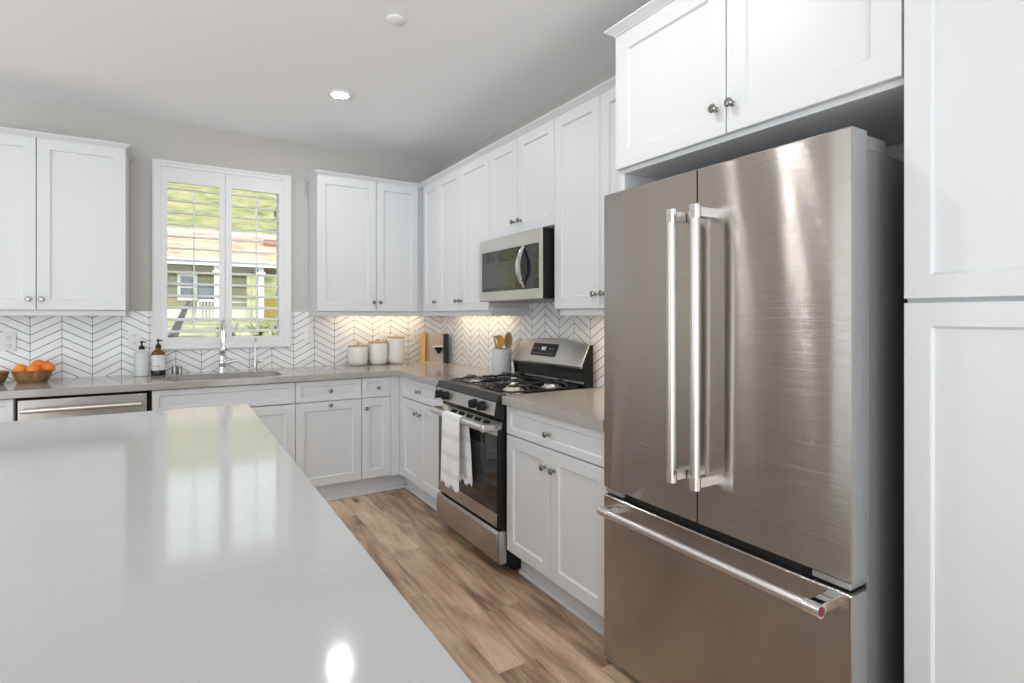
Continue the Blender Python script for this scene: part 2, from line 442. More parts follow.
# plantation shutters
def shutter(x0, x1, ox0, ox1, label):
    t = thing('plantation_shutter', label, 'shutter', ((x0+x1)/2, 0, 1.118), group='plantation shutters of the kitchen window')
    z0, z1, oz0, oz1 = 1.118, 2.366, 1.166, 2.262
    b = B(); y0, y1 = -.016, .014
    b.box(x0, ox0, y0, y1, z0, z1); b.box(ox1, x1, y0, y1, z0, z1); b.box(ox0, ox1, y0, y1, z0, oz0); b.box(ox0, ox1, y0, y1, oz1, z1)
    part('shutter_frame', b, M['trimwhite'], t, .002)
    n = 13; pitch = (oz1-oz0)/n
    for i in range(n):
        zc = oz0 + pitch*(i+.5); b = B(); a = math.radians(14)
        d, h = .036, .0062
        prof = []
        for q in range(12):
            th = 2*PI*q/12; yy, zz = d*math.cos(th), h*math.sin(th)
            prof.append((yy*math.cos(a) - zz*math.sin(a), zc + yy*math.sin(a) + zz*math.cos(a)))
        b.prism(prof, 0, ox0+.001, ox1-.001)
        part('louver', b, M['trimwhite'], t)
    xc = (ox0+ox1)/2
    part('tilt_rod', B().box(xc-.005, xc+.005, -.046, -.034, oz0+.03, oz1-.04), M['trimwhite'], t, .002)
    return t
shutter(-2.146, -1.743, -2.104, -1.779, 'left white louvred shutter panel on the window above the sink')
shutter(-1.741, -1.329, -1.699, -1.371, 'right white louvred shutter panel on the window above the sink')

# ------------------------------------------------------------------ cabinet helpers
def shaker(f, u0, u1, v0, v1, w1, th=.020, st=.060, rec=.009):
    b = B(f); w0 = w1 - th
    def rect(i, w): return [(u0+i, v0+i, w), (u1-i, v0+i, w), (u1-i, v1-i, w), (u0+i, v1-i, w)]
    e = .0018
    b.loft([rect(0, w0), rect(0, w1-e), rect(e, w1), rect(st, w1), rect(st+.006, w1-rec)], cap=True)
    return b
def knob(f, u, v, w1, parent, r=.0145):
    b = B(f)
    b.lathe((u, v, w1), [(.009, -.0005), (.009, .002), (.0055, .005), (.0055, .014), (r*.8, .017), (r, .021), (r, .025), (r*.75, .029), (.001, .030)], 16)
    return part('knob', b, M['knob'], parent)
def door(t, f, u0, u1, v0, v1, w1, kn=None, name='door', st=.060, m='white'):
    d = part(name, shaker(f, u0, u1, v0, v1, w1, st=st), M[m], t, smooth=False)
    if kn: knob(f, kn[0], kn[1], w1, d)
    return d
def crown(path, out, z0, z1):
    """path of plan points with outward normals on the left of travel; mitred cove profile"""
    prof = [(0, z0), (.003, z0), (.004, z0+.004), (out*.35, z0+(z1-z0)*.30), (out*.75, z1-.012), (out*.92, z1-.0075), (out, z1-.007), (out, z1), (-.01, z1), (-.01, z0)]
    rings = []
    n = len(path)
    for i, p in enumerate(path):
        ds = []
        if i > 0: ds.append((Vector(path[i]) - Vector(path[i-1])).normalized())
        if i < n-1: ds.append((Vector(path[i+1]) - Vector(path[i])).normalized())
        ns = [Vector((-d.y, d.x)) for d in ds]
        if len(ns) == 2:
            m_ = (ns[0] + ns[1]); m_ = m_ / (m_.dot(ns[0]))
        else: m_ = ns[0]
        rings.append([(p[0] + m_.x*o_, p[1] + m_.y*o_, z) for o_, z in prof])
    return B().loft(rings)
UD = .325                       # face of the upper doors
ZB, ZT, RB = 1.354, 2.374, 1.318
# -- wall cabinet left of the window
t = thing('wall_cabinet', 'white two-door wall cabinet left of the window above the oranges', 'cabinet', (-2.755, 0, RB))
part('carcass', B(MB_).box(-3.19, -2.322, ZB-.002, ZT+.02, .012, UD-.021), M['white'], t, .0015)
door(t, MB_, -3.188, -2.757, ZB, ZT, UD, (-2.789, 1.418))
door(t, MB_, -2.753, -2.322, ZB, ZT, UD, (-2.729, 1.418))
b = B(MB_); b.box(-3.19, -2.324, RB, ZB-.002, UD-.045, UD-.024); b.box(-2.344, -2.324, RB, ZB-.002, .012, UD-.045); b.box(-3.19, -3.17, RB, ZB-.002, .012, UD-.045)
part('light_rail', b, M['white'], t, .002)
part('crown_moulding', crown([(-2.322, -.001), (-2.322, -UD), (-3.19, -UD), (-3.19, -.001)], .027, ZT, 2.404), M['white'], t, smooth=False)
# -- wall cabinet right of the window, into the corner
t = thing('wall_cabinet', 'white two-door wall cabinet right of the window above the canisters', 'cabinet', (-.75, 0, RB))
part('carcass', B(MB_).box(-1.152, -.012, ZB-.002, ZT+.02, .012, UD-.021), M['white'], t, .0015)
door(t, MB_, -1.152, -.706, ZB, ZT, UD, (-.728, 1.424))
door(t, MB_, -.702, -.352, ZB, ZT, UD, (-.676, 1.424))
b = B(MB_); b.box(-1.15, -.281, RB, ZB-.002, UD-.045, UD-.024); b.box(-1.15, -1.13, RB, ZB-.002, .012, UD-.045)
part('light_rail', b, M['white'], t, .002)
part('crown_moulding', crown([(-UD, -UD-.02), (-UD, -UD), (-1.152, -UD), (-1.152, -.001)], .027, ZT, 2.404), M['white'], t, smooth=False)
# -- three-door wall cabinet on the right wall
t = thing('wall_cabinet', 'white three-door wall cabinet in the corner left of the microwave', 'cabinet', (0, -.9, RB))
part('carcass', B(MR_).box(-1.465, -UD+.002, ZB-.002, ZT+.02, .012, UD-.021), M['white'], t, .0015)
door(t, MR_, -.653, -.365, ZB, ZT, UD, (-.623, 1.426))
door(t, MR_, -1.039, -.657, ZB, ZT, UD, (-1.006, 1.425))
door(t, MR_, -1.464, -1.043, ZB, ZT, UD, (-1.077, 1.425))
b = B(MR_); b.box(-1.484, -.303, RB, ZB-.002, UD-.045, UD-.024); b.box(-1.484, -1.466, RB, ZB+.02, .012, UD-.024)
part('light_rail', b, M['white'], t, .002)
part('crown_moulding', crown([(-UD, -1.4655), (-UD, -UD-.02)], .027, ZT, 2.404), M['white'], t, smooth=False)
# -- cabinet above the microwave
t = thing('wall_cabinet', 'short white two-door wall cabinet directly above the microwave', 'cabinet', (0, -1.826, 1.80))
part('carcass', B(MR_).box(-2.186, -1.467, 1.802, ZT+.02, .012, UD-.021), M['white'], t, .0015)
door(t, MR_, -1.816, -1.468, 1.806, ZT, UD, (-1.783, 1.877))
door(t, MR_, -2.185, -1.820, 1.806, ZT, UD, (-1.853, 1.877))
part('crown_moulding', crown([(-UD, -2.1865), (-UD, -1.4665)], .027, ZT, 2.404), M['white'], t, smooth=False)
# -- tall pair right of the microwave
t = thing('wall_cabinet', 'white two-door wall cabinet between microwave and refrigerator', 'cabinet', (0, -2.55, RB))
part('carcass', B(MR_).box(-2.892, -2.188, ZB-.002, ZT+.02, .012, UD-.021), M['white'], t, .0015)
door(t, MR_, -2.553, -2.188, ZB, ZT, UD, (-2.524, 1.423))
door(t, MR_, -2.890, -2.557, ZB, ZT, UD, (-2.586, 1.423))
b = B(MR_); b.box(-2.892, -2.206, RB, ZB-.002, UD-.045, UD-.024); b.box(-2.224, -2.206, RB, ZB-.002, .012, UD-.045)
part('light_rail', b, M['white'], t, .002)
part('crown_moulding', crown([(-UD, -2.893), (-UD, -2.1875)], .027, ZT, 2.404), M['white'], t, smooth=False)
# -- cabinet over the refrigerator with its tall side panel
FD = .54
t = thing('wall_cabinet', 'deep white two-door cabinet over the refrigerator with tall end panel', 'cabinet', (0, -3.41, 0))
part('side_panel', B(MR_).box(-2.930, -2.899, 0, 2.44, .012, FD-.021), M['white'], t, .0015)
part('carcass', B(MR_).box(-3.917, -2.931, 1.885, 2.44, .012, FD-.021), M['white'], t, .0015)
door(t, MR_, -3.417, -2.900, 1.902, 2.435, FD, (-3.383, 1.990), st=.068)
door(t, MR_, -3.916, -3.421, 1.902, 2.435, FD, (-3.444, 1.990), st=.068)
part('crown_moulding', crown([(-FD, -3.919), (-FD, -2.899), (-.012, -2.899)], .031, 2.436, 2.466), M['white'], t, smooth=False)
# -- pantry
t = thing('pantry_cabinet', 'tall white pantry cabinet right of the refrigerator', 'cabinet', (0, -4.3, 0))
part('carcass', B(MR_).box(-4.72, -3.921, .10, 2.44, .012, FD-.021), M['white'], t, .0015)
part('toe_kick', B(MR_).box(-4.72, -3.921, 0, .10, .012, FD-.09), M['white'], t)
door(t, MR_, -4.718, -3.922, 1.357, 2.435, FD, (-4.68, 1.45), name='upper_door', st=.055)
door(t, MR_, -4.718, -3.922, .128, 1.347, FD, (-4.68, 1.25), name='lower_door', st=.055)
part('crown_moulding', crown([(-FD, -4.72), (-FD, -3.921)], .031, 2.436, 2.466), M['white'], t, smooth=False)

# ------------------------------------------------------------------ base cabinets
BD, CT = .622, .872            # door face, underside of worktop
DV0, DV1, DR0, DR1 = .135, .717, .724, .866
def base(name, label, f, u0, u1, loc, drawers, doors, toe=True, extra=None, text=0, hollow=False):
    t = thing(name, label, 'cabinet', loc)
    if hollow:
        for a, c in ((u0, u0+.018), (u1-.018, u1)): part('side_board', B(f).box(a, c, .125, CT, .012, BD-.021), M['white'], t, .001)
        part('bottom_board', B(f).box(u0+.018, u1-.018, .125, .143, .012, BD-.021), M['white'], t, .001)
    else: part('carcass', B(f).box(u0, u1, .125, CT, .012, BD-.021), M['white'], t, .001)
    if toe:
        part('toe_kick', B(f).box(u0, u1+text, 0, .124, .012, .535), M['white'], t, .001)
        part('quarter_round', B(f).prism([(.535, 0), (.550, 0), (.549, .008), (.543, .015), (.535, .017)][::-1] and [(0, .535), (0, .550), (.008, .549), (.015, .543), (.017, .535)], 0, u0, u1+text*.85), M['white'], t)
    for (a, c, kn) in drawers: door(t, f, a, c, DR0, DR1, BD, kn, name='drawer', st=.034)
    for (a, c, kn) in doors: door(t, f, a, c, DV0, DV1, BD, kn, name='door', st=.058)
    if extra: extra(t)
    return t
base('base_cabinet', 'white base cabinet left of the dishwasher under the wooden bowls', MB_, -3.25, -2.797, (-3.02, 0, 0), [(-3.248, -2.799, (-3.02, .795))], [(-3.248, -2.799, (-2.85, .66))])
def sinkface(t): door(t, MB_, -2.172, -1.360, DR0, DR1, BD, None, name='false_front', st=.034)
base('base_cabinet', 'white sink base cabinet under the window with plain false front', MB_, -2.174, -1.3595, (-1.77, 0, 0), [], [(-2.172, -1.768, (-1.80, .66)), (-1.764, -1.360, (-1.73, .66))], extra=sinkface, hollow=True)
base('base_cabinet', 'white base cabinet under the canisters with wide drawer over pull-out door', MB_, -1.3585, -.9055, (-1.13, 0, 0), [(-1.356, -.907, (-1.128, .793))], [(-1.356, -.907, (-1.128, .693))])
def filler(t): part('filler_panel', B(MB_).box(-.688, -.6188, .125, CT, .30, BD-.004), M['white'], t, .001)
base('base_cabinet', 'narrow white base cabinet in the corner with small drawer', MB_, -.9045, -.630, (-.79, 0, 0), [(-.903, -.690, (-.787, .793))], [(-.903, -.690, (-.874, .648))], extra=filler, text=.0935)
def filler2(t): part('filler_panel', B(MR_).box(-.672, -.6188, .125, CT, .30, BD-.004), M['white'], t, .001)
base('base_cabinet', 'white base cabinet left of the range with one drawer over two doors', MR_, -1.415, -.6285, (0, -1.03, 0), [(-1.413, -.674, (-1.02, .794))], [(-1.009, -.674, (-.975, .637)), (-1.413, -1.013, (-1.046, .637))], extra=filler2, text=.0925)
def filler3(t):
    part('filler_panel', B(MR_).box(-2.948, -2.898, .125, CT, .523, BD-.021), M['white'], t, .001)
    part('toe_return', B(MR_).box(-2.948, -2.898, 0, .124, .523, .535), M['white'], t, .001)
base('base_cabinet', 'white base cabinet between range and refrigerator with one drawer over two doors', MR_, -2.897, -2.186, (0, -2.55, 0), [(-2.948, -2.188, (-2.553, .785))], [(-2.562, -2.188, (-2.527, .632)), (-2.948, -2.566, (-2.597, .632))], extra=filler3)

# ------------------------------------------------------------------ worktops
def rrect(x0, x1, y0, y1, r, n=6):
    pts = []
    for cx, cy, a0 in ((x1-r, y1-r, 0), (x0+r, y1-r, 90), (x0+r, y0+r, 180), (x1-r, y0+r, 270)):
        for k in range(n+1):
            a = math.radians(a0 + 90*k/n); pts.append((cx + r*math.cos(a), cy + r*math.sin(a)))
    return pts
def slab(outer, hole, z0, z1):
    b = B(); bm = b.bm; es = []
    for loop in ([outer] + ([hole] if hole else [])):
        vs = [bm.verts.new((p[0], p[1], z1)) for p in loop]
        for i in range(len(vs)): es.append(bm.edges.new((vs[i], vs[(i+1) % len(vs)])))
    r = bmesh.ops.triangle_fill(bm, edges=es, use_beauty=True)
    fs = [g for g in r['geom'] if isinstance(g, bmesh.types.BMFace)]
    e = bmesh.ops.extrude_face_region(bm, geom=fs)
    for g in e['geom']:
        if isinstance(g, bmesh.types.BMVert): g.co.z = z0
    return b
CD, CZ = .648, .914
SINK = (-2.105, -1.425, -.600, -.185)
outer = [(-3.25, -CD), (-CD, -CD), (-CD, -1.420), (-.011, -1.420), (-.011, -.011), (-3.25, -.011)]
tag(part('countertop', slab(outer, rrect(*SINK, .09), CT, CZ), M['quartz'], None, .0025, loc=(-1.6, -.33, CT), smooth=False), 'taupe grey quartz worktop running from under the window round the corner to the range', 'countertop')
tag(part('countertop', slab([(-CD, -2.950), (-.5225, -2.950), (-.5225, -2.8965), (-.011, -2.8965), (-.011, -2.182), (-CD, -2.182)], None, CT, CZ), M['quartz'], None, .0025, loc=(-.33, -2.54, CT), smooth=False), 'short taupe grey quartz worktop between range and refrigerator', 'countertop')

# sink
t = thing('sink', 'stainless steel undermount sink below the window', 'sink', (-1.765, -.375, .67))
x0, x1, y0, y1 = SINK
rings = []
for (i, z, r) in ((-.02, .871, .10), (-.004, .871, .094), (0, .862, .09), (.004, .72, .085), (.02, .69, .07), (.05, .68, .05)):
    rings.append([(p[0], p[1], z) for p in rrect(x0+i, x1-i, y0+i, y1-i, max(r, .03))])
b = B(); b.loft(rings, cap=False); b.face([b.v((p[0], p[1], .68)) for p in rrect(x0+.05, x1-.05, y0+.05, y1-.05, .05)])
part('bowl', b, M['steel_plain'], t)
part('drain', B().lathe((-1.765, -.33, .681), [(.045, 0), (.045, .003), (.03, .001), (.005, .0015)], 20), M['chrome'], t)

# faucet (gooseneck reaching towards the room)
fx, fy = -1.765, -.10
t = thing('kitchen_faucet', 'tall chrome gooseneck faucet behind the sink', 'faucet', (fx, fy, CZ))
part('body', B().lathe((fx, fy, CZ), [(.028, 0), (.028, .012), (.024, .018), (.024, .05), (.026, .055), (.026, .075), (.021, .085), (.019, .14), (.022, .145), (.022, .158), (.016, .163), (.014, .17)], 20), M['chrome'], t)
pts = [(fx, fy, CZ+.165), (fx, fy, CZ+.29)]
for k in range(1, 12):
    a = PI*k/12; pts.append((fx, fy - .085 + .085*math.cos(a), CZ+.29 + .088*math.sin(a)))
pts += [(fx, fy-.17, CZ+.29), (fx, fy-.17, CZ+.27)]
part('neck', B().tube(pts, .0125, 12), M['chrome'], t)
part('spray_head', B().lathe((fx, fy-.17, CZ+.17), [(.023, 0), (.026, .004), (.026, .014), (.019, .03), (.016, .07), (.0145, .105)], 18), M['chrome'], t)
part('handle', B().tube([(fx+.02, fy, CZ+.066), (fx+.05, fy-.005, CZ+.068), (fx+.07, fy-.01, CZ+.078), (fx+.115, fy-.02, CZ+.082)], [.013, .012, .010, .006], 12), M['chrome'], t)
# filter tap
fx, fy = -1.548, -.09
t = thing('filter_tap', 'slim nickel drinking water tap right of the tall faucet', 'faucet', (fx, fy, CZ))
part('body', B().lathe((fx, fy, CZ), [(.020, 0), (.020, .006), (.014, .010), (.014, .085), (.011, .092), (.006, .097)], 16), M['nickel'], t)
pts = [(fx, fy, CZ+.09), (fx, fy, CZ+.20)] + [(fx, fy-.035+.035*math.cos(PI*k/10), CZ+.20+.04*math.sin(PI*k/10)) for k in range(1, 11)] + [(fx, fy-.07, CZ+.185)]
part('spout', B().tube(pts, .0055, 10), M['nickel'], t)
part('handle', B().tube([(fx+.012, fy, CZ+.070), (fx+.035, fy, CZ+.070), (fx+.062, fy-.006, CZ+.074)], [.009, .008, .004], 10), M['nickel'], t)
# air gap
t = thing('air_gap_cap', 'small chrome air gap cap on the worktop left of the faucet', 'plumbing fitting', (-2.045, -.10, CZ))
part('cap', B().lathe((-2.058, -.10, CZ), [(.018, 0), (.018, .05), (.016, .057), (.006, .060)], 18), M['knob'], t)
part('side_cap', B().lathe((-2.026, -.10, CZ), [(.013, 0), (.013, .045), (.011, .05), (.004, .053)], 16), M['knob'], t)

# ------------------------------------------------------------------ dishwasher
DX0, DX1 = -2.793, -2.180
t = thing('dishwasher', 'stainless steel dishwasher with bar handle left of the sink cabinet', 'dishwasher', ((DX0+DX1)/2, 0, 0))
part('tub', B(MB_).box(DX0, DX1, .02, CT-.004, .03, .585), M['gap'], t)
part('front_panel', B(MB_).box(DX0+.012, DX1-.018, .11, CT-.014, .585, .632), M['steel'], t, .004)
part('toe_panel', B(MB_).box(DX0, DX1, 0, .10, .45, .545), M['blackmatte'], t)
h = part('handle', B(MB_).tube([(-2.762, .800, .672), (-2.222, .800, .672)], .0125, 14), M['steel_light'], t)
for hx in (-2.725, -2.259): part('handle_post', B(MB_).tube([(hx, .800, .630), (hx, .800, .665)], .009, 10), M['steel_light'], h)

# ------------------------------------------------------------------ range
R0, R1 = -2.176, -1.424
t = thing('gas_range', 'stainless steel gas range with black cooktop between the right wall cabinets', 'stove', (0, -1.80, 0))
part('body', B(MR_).box(R0, R1, .04, .897, .03, .618), M['blackmatte'], t, .002)
b = B(MR_); b.box(R0+.03, R1-.03, 0, .045, .06, .56); part('plinth', b, M['gap'], t)
# cooktop tray with dark front rim
b = B(MR_)
prof = [(.898, .06), (.918, .06), (.918, .10), (.910, .115), (.910, .600), (.919, .622), (.917, .655), (.886, .672), (.880, .668), (.880, .62), (.898, .60)]
b.prism(prof, 0, R0+.003, R1-.003); part('cooktop', b, M['black'], t, .001)
b = B(MR_); b.prism([(.9195, .618), (.9195, .654), (.884, .6745), (.880, .6735), (.880, .66), (.90, .61)], 0, R0+.001, R1-.001); part('front_rim', b, M['darkstrip'], t, .001)
b = B(MR_); b.prism([(.879, .671), (.812, .683), (.810, .62), (.879, .62)], 0, R0+.006, R1-.006); cp = part('control_panel', b, M['steel_light'], t, .0015)
for uu in (R0+.001, R1-.008):
    b = B(MR_); b.prism([(.879, .673), (.806, .686), (.806, .62), (.879, .62)], 0, uu, uu+.007); part('end_cap', b, M['black'], cp)
for u in (-1.505, -1.596, -1.945, -2.042):
    b = B(MR_); c = (u, .846, .676)
    b.lathe(c, [(.026, 0), (.027, .004), (.025, .008), (.0245, .010), (.0235, .028), (.021, .032), (.001, .033)], 20)
    k = part('knob', b, M['blackmatte'], t)
    part('pointer_grip', B(MR_).box(u-.006, u+.006, .846-.021, .846+.021, .702, .714), M['blackmatte'], k, .003)
part('vent_gap', B(MR_).box(R0+.004, R1-.004, .7715, .808, .60, .630), M['black'], t)
# oven door
DW = .660
d = part('oven_door', B(MR_).box(R0+.006, R1-.006, .240, .735, .622, DW-.004), M['blackmatte'], t, .003)
part('door_glass', B(MR_).box(R0+.022, R1-.008, .312, .706, DW-.006, DW), M['blackglass'], d, .001)
part('oven_window', B(MR_).box(R0+.15, R1-.13, .40, .64, DW, DW+.0006), M['mesh_glass'], d)
b = B(MR_); b.prism([(.706, DW+.002), (.738, DW+.002), (.771, DW-.031), (.771, .624), (.706, .624)], 0, R0+.022, R1-.008); tb = part('top_band', b, M['steel_plain'], d, .001)
for k in range(5):
    u = -1.62 - .10*k
    b = B(MR_); b.prism([(.7470, DW-.0064), (.7466, DW-.0076), (.7626, DW-.0236), (.7634, DW-.0228)], 0, u-.036, u+.036); part('vent_slot', b, M['gap'], tb)
bb = part('bottom_band', B(MR_).box(R0+.022, R1-.008, .242, .312, .63, DW+.003), M['steel'], d, .0015)
b = B(MR_); b.lathe((-1.757, .278, DW+.003), [(.0135, 0), (.0135, .0015), (.0115, .002), (.010, .0012), (.001, .0012)], 22); bd = part('badge', b, M['nickel'], bb)
b = B(MR_)
for s in (-1, 1):
    pts = [(-1.757 + s*.0045 + .0038*math.cos(a*PI/8), .278 + .0055*math.sin(a*PI/8), DW+.0048) for a in range(16)]
    b.tube(pts, .0007, 6, closed=True)
part('monogram', b, M['ink'], bd)
# handle
hv, hw = .748, .722
pts = [(R1-.040, hv, DW-.004), (R1-.040, hv, hw-.030)] + [(R1-.040-.03*(1-math.cos(a)), hv, hw-.03+.03*math.sin(a)) for a in (PI/8, PI/4, 3*PI/8, PI/2)] + \
      [(R0+.085, hv, hw)] + [(R0+.055+.03*math.cos(a), hv, hw-.03+.03*math.sin(a)) for a in (3*PI/8, PI/4, PI/8, 0)][0:0] + [(R0+.060, hv, hw)]
hd = part('handle', B(MR_).tube(pts, .019, 16), M['steel_light'], t)
part('handle_end', B(MR_).box(R0+.034, R0+.066, hv-.020, hv+.020, DW-.003, hw+.016), M['steel_light'], hd, .008, 3)
# drawer
b = B(MR_); b.prism([(.055, .62), (.055, .650), (.070, .668), (.150, .676), (.212, .672), (.226, .660), (.226, .62)], 0, R0+.006, R1-.006); dr = part('drawer', b, M['steel'], t, .002)
part('drawer_end', B(MR_).box(R0+.001, R0+.006, .06, .222, .60, .655), M['steel_light'], dr, .001)
part('drawer_gap', B(MR_).box(R0+.006, R1-.006, .226, .241, .60, .640), M['gap'], t)
# backguard
bg_ = part('backguard_panel', B(MR_).box(R0+.012, R1-.012, .900, 1.025, .048, .088), M['darkstrip'], t)
for ua in (R0, R1-.012):
    b = B(MR_); b.prism([(.900, .048), (1.152, .048), (1.152, .074), (1.034, .128), (1.022, .115), (.918, .100), (.900, .100)], 0, ua, ua+.012)
    part('backguard_end', b, M['blackmatte'], bg_, .001)
part('vent_rail', B(MR_).box(R0+.012, R1-.012, .934, .944, .088, .112), M['steel_plain'], bg_, .002)
part('dark_strip', B(MR_).box(R0+.012, R1-.012, 1.000, 1.020, .088, .112), M['black'], bg_, .002)
rows_f, rows_t = [], []
n = 24
b = B(MR_); rings = []
for k in range(n+1):
    s = k/n; u = R0+.012 + (R1-R0-.024)*s
    top = 1.150 + .030*(1-(2*s-1)**2) ; 
    rings.append([(u, 1.028, .060), (u, top-.008, .046), (u, top, .056), (u, top-.004, .072), (u, 1.034, .136), (u, 1.022, .132), (u, 1.024, .11)])
b.loft(rings); hood = part('control_hood', b, M['steel_plain'], t, ang=25)
b = B(MR_)
for (ua, ub) in ((R1-.030, R1-.0005), (R0+.0005, R0+.030)):
    b = B(MR_)
    b.loft([[(u, 1.153, .075), (u, 1.153, .050), (u, 1.030, .11), (u, 1.021, .134), (u, 1.034, .139)] for u in (ua, ub)])
    part('hood_end', b, M['steel_light'], hood, .002)
# display lies on the slanted face
def hp(u, q, off):   # q 0 bottom .. 1 top on the slanted face
    z = 1.034 + (1.172-1.034)*q; w_ = .136 + (.072-.136)*q*(1.172-1.034)/(1.172-1.034)
    nx = Vector((0.064, .138)).normalized()
    return (u, z + off*nx.x, w_ + off*nx.y)
def patch(b, u0, u1, q0, q1, o0, o1):
    vs = [hp(u, q, o) for u in (u0, u1) for q in (q0, q1) for o in (o0, o1)]
    V = [b.v(p) for p in vs]
    for q in ((0,1,3,2),(4,6,7,5),(0,4,5,1),(2,3,7,6),(0,2,6,4),(1,5,7,3)): b.face([V[i] for i in q])
b = B(MR_); patch(b, -1.905, -1.645, .26, .80, -.003, .0045); dp = part('display', b, M['displayblack'], hood)
b = B(MR_)
for (ua, ub, qa, qb) in ((-1.790, -1.782, .50, .66), (-1.774, -1.766, .50, .66), (-1.774, -1.758, .57, .60), (-1.758, -1.750, .50, .66)): patch(b, ua, ub, qa, qb, .004, .0055)
part('clock_digits', b, M['display'], dp)
b = B(MR_)
for r_ in range(2):
    for c_ in range(8):
        uu = -1.875 + .030*c_
        if r_ == 1 and 2 <= c_ <= 4: continue
        patch(b, uu, uu+.014, .34+.22*r_, .38+.22*r_, .004, .005)
part('keypad_marks', b, M['greyplastic'], dp)
# burners and grates
burn = [(-1.595, .47), (-2.005, .47), (-1.595, .215), (-2.005, .215), (-1.80, .345)]
for i, (u, w_) in enumerate(burn):
    bn = part('burner', B(MR_).f and B().lathe((-w_, u, .910), [(.060, 0), (.058, .005), (.044, .008), (.040, .018), (.036, .020)], 28), M['alum'], t)
    part('burner_cap', B().lathe((-w_, u, .9285), [(.032, 0), (.034, .002), (.033, .006), (.026, .008), (.001, .0085)], 24), M['iron'], bn)
def bar(b, a, c, hgt=.011, th=.009):
    a, c = Vector(a), Vector(c); d = (c-a); d.z = 0; d.normalize(); n_ = Vector((-d.y, d.x, 0))*th/2
    r = []
    for p in (a, c): r.append([tuple(p+n_+Vector((0,0,-hgt/2))), tuple(p-n_+Vector((0,0,-hgt/2))), tuple(p-n_*.7+Vector((0,0,hgt/2))), tuple(p+n_*.7+Vector((0,0,hgt/2)))])
    b.loft(r)
def finger(b, p, q, zb, zp, rr_=.0048):
    # one arched grate finger from the frame p in towards the burner centre q
    p, q = Vector(p), Vector(q)
    b.tube([(p.x, p.y, zb), (p.x+(q.x-p.x)*.06, p.y+(q.y-p.y)*.06, zb+(zp-zb)*.7), (p.x+(q.x-p.x)*.22, p.y+(q.y-p.y)*.22, zp), (q.x, q.y, zp), (q.x+(q.x-p.x)*.03, q.y+(q.y-p.y)*.03, zp-.006)], [rr_, rr_, rr_, rr_, rr_*.8], 6)
for (ua, ub, cs) in ((-1.444, -1.676, ((-.215, -1.595), (-.470, -1.595))), (-1.682, -1.918, ((-.345, -1.80),)), (-1.924, -2.156, ((-.215, -2.005), (-.470, -2.005)))):
    b = B(); zb, zp = .923, .946
    xa, xb = -.130, -.585
    b.tube([(xa-.02, ua, zb), (xb+.02, ua, zb), (xb, ua-.02, zb), (xb, ub+.02, zb), (xb+.02, ub, zb), (xa-.02, ub, zb), (xa, ub+.02, zb), (xa, ua-.02, zb)], .0052, 6, closed=True)
    for (bx, by) in cs:
        for (px, py) in ((bx, ua), (bx, ub)): finger(b, (px, py), (bx, by + (.030 if py > by else -.030)), zb, zp)
        ends = ((xa, by), (xb, by)) if len(cs) == 1 else (((xa, by), (-.345, by)) if bx > -.345 else ((-.345, by), (xb, by)))
        for (px, py) in ends: finger(b, (px, py), (bx + (.030 if px > bx else -.030), by), zb, zp)
        if len(cs) == 1:
            for px in (-.215, -.475):
                for py in (ua, ub): finger(b, (px, py), (px + (.03 if px < bx else -.03), by + (.045 if py > by else -.045)), zb, zp)
    if len(cs) == 2: b.tube([(-.345, ua, zb), (-.345, ub, zb)], .0052, 6)
    for px in (xa-.012, xb+.012):
        for py in (ua-.012, ub+.012): b.tube([(px, py, zb), (px, py, .9115)], [.006, .0045], 8)
    part('grate', b, M['iron'], t)

# towel over the oven handle
tw = B(MR_)
u0, u1 = -1.672, -1.892; nu = 18
def fold(u): return .004*math.sin((u-u0)*42)
rows = []
zs = [(.392, 0), (.45, 0), (.52, 0), (.60, 0), (.68, 0), (.73, 0)]
for z, q in zs:
    fl = (.745-z)
    rows.append([(u0 + (u1-u0)*(j/nu)*(1+.04*fl) + .03*fl, z + .012*math.sin(j*.7)*(z<.40), hw+.0222+.004*math.sin(j*.55+z*3)*(fl*1.6)+.006*fl) for j in range(nu+1)])
for a in range(1, 8):
    th = PI*a/8
    rows.append([(u0 + (u1-u0)*(j/nu) , hv + .0212*math.sin(th) + .002, hw + .0222*math.cos(th)) for j in range(nu+1)])
for z in (.735, .68, .60, .52, .432):
    fl = (.745-z)
    rows.append([(u0-.012-.12*fl + (u1-.005-u0)*(j/nu)*(1+.06*fl), z + .01*math.sin(j*.9)*(z<.44), hw-.0215-.003*math.sin(j*.6+z*5)-.006*min(1, fl*8)+.002) for j in range(nu+1)])
tw.sheet(rows)
t = thing('dish_towel', 'white dish towel with grey stripes draped over the oven handle', 'towel', (-hw, -1.785, .745))
o = part('cloth', tw, M['towel'], t, ang=80); md = o.modifiers.new('thick', 'SOLIDIFY'); md.thickness = .0035; md.offset = 0
rr = random.Random(3)
for row in (rows[0], rows[-1]):
    b = B(MR_)
    for j in range(nu):
        for q in range(2):
            a = row[j]; c = row[j+1]; f_ = (q+.5)/2
            u = a[0]+(c[0]-a[0])*f_; z = a[1]+(c[1]-a[1])*f_; w_ = a[2]+(c[2]-a[2])*f_
            b.tube([(u, z+.004, w_), (u+rr.uniform(-.003,.003), z-.012, w_+rr.uniform(-.002,.002)), (u+rr.uniform(-.006,.006), z-rr.uniform(.022,.034), w_+rr.uniform(-.003,.003))], [.0042, .0042, .0018], 5)
    part('fringe', b, M['towel'], t)

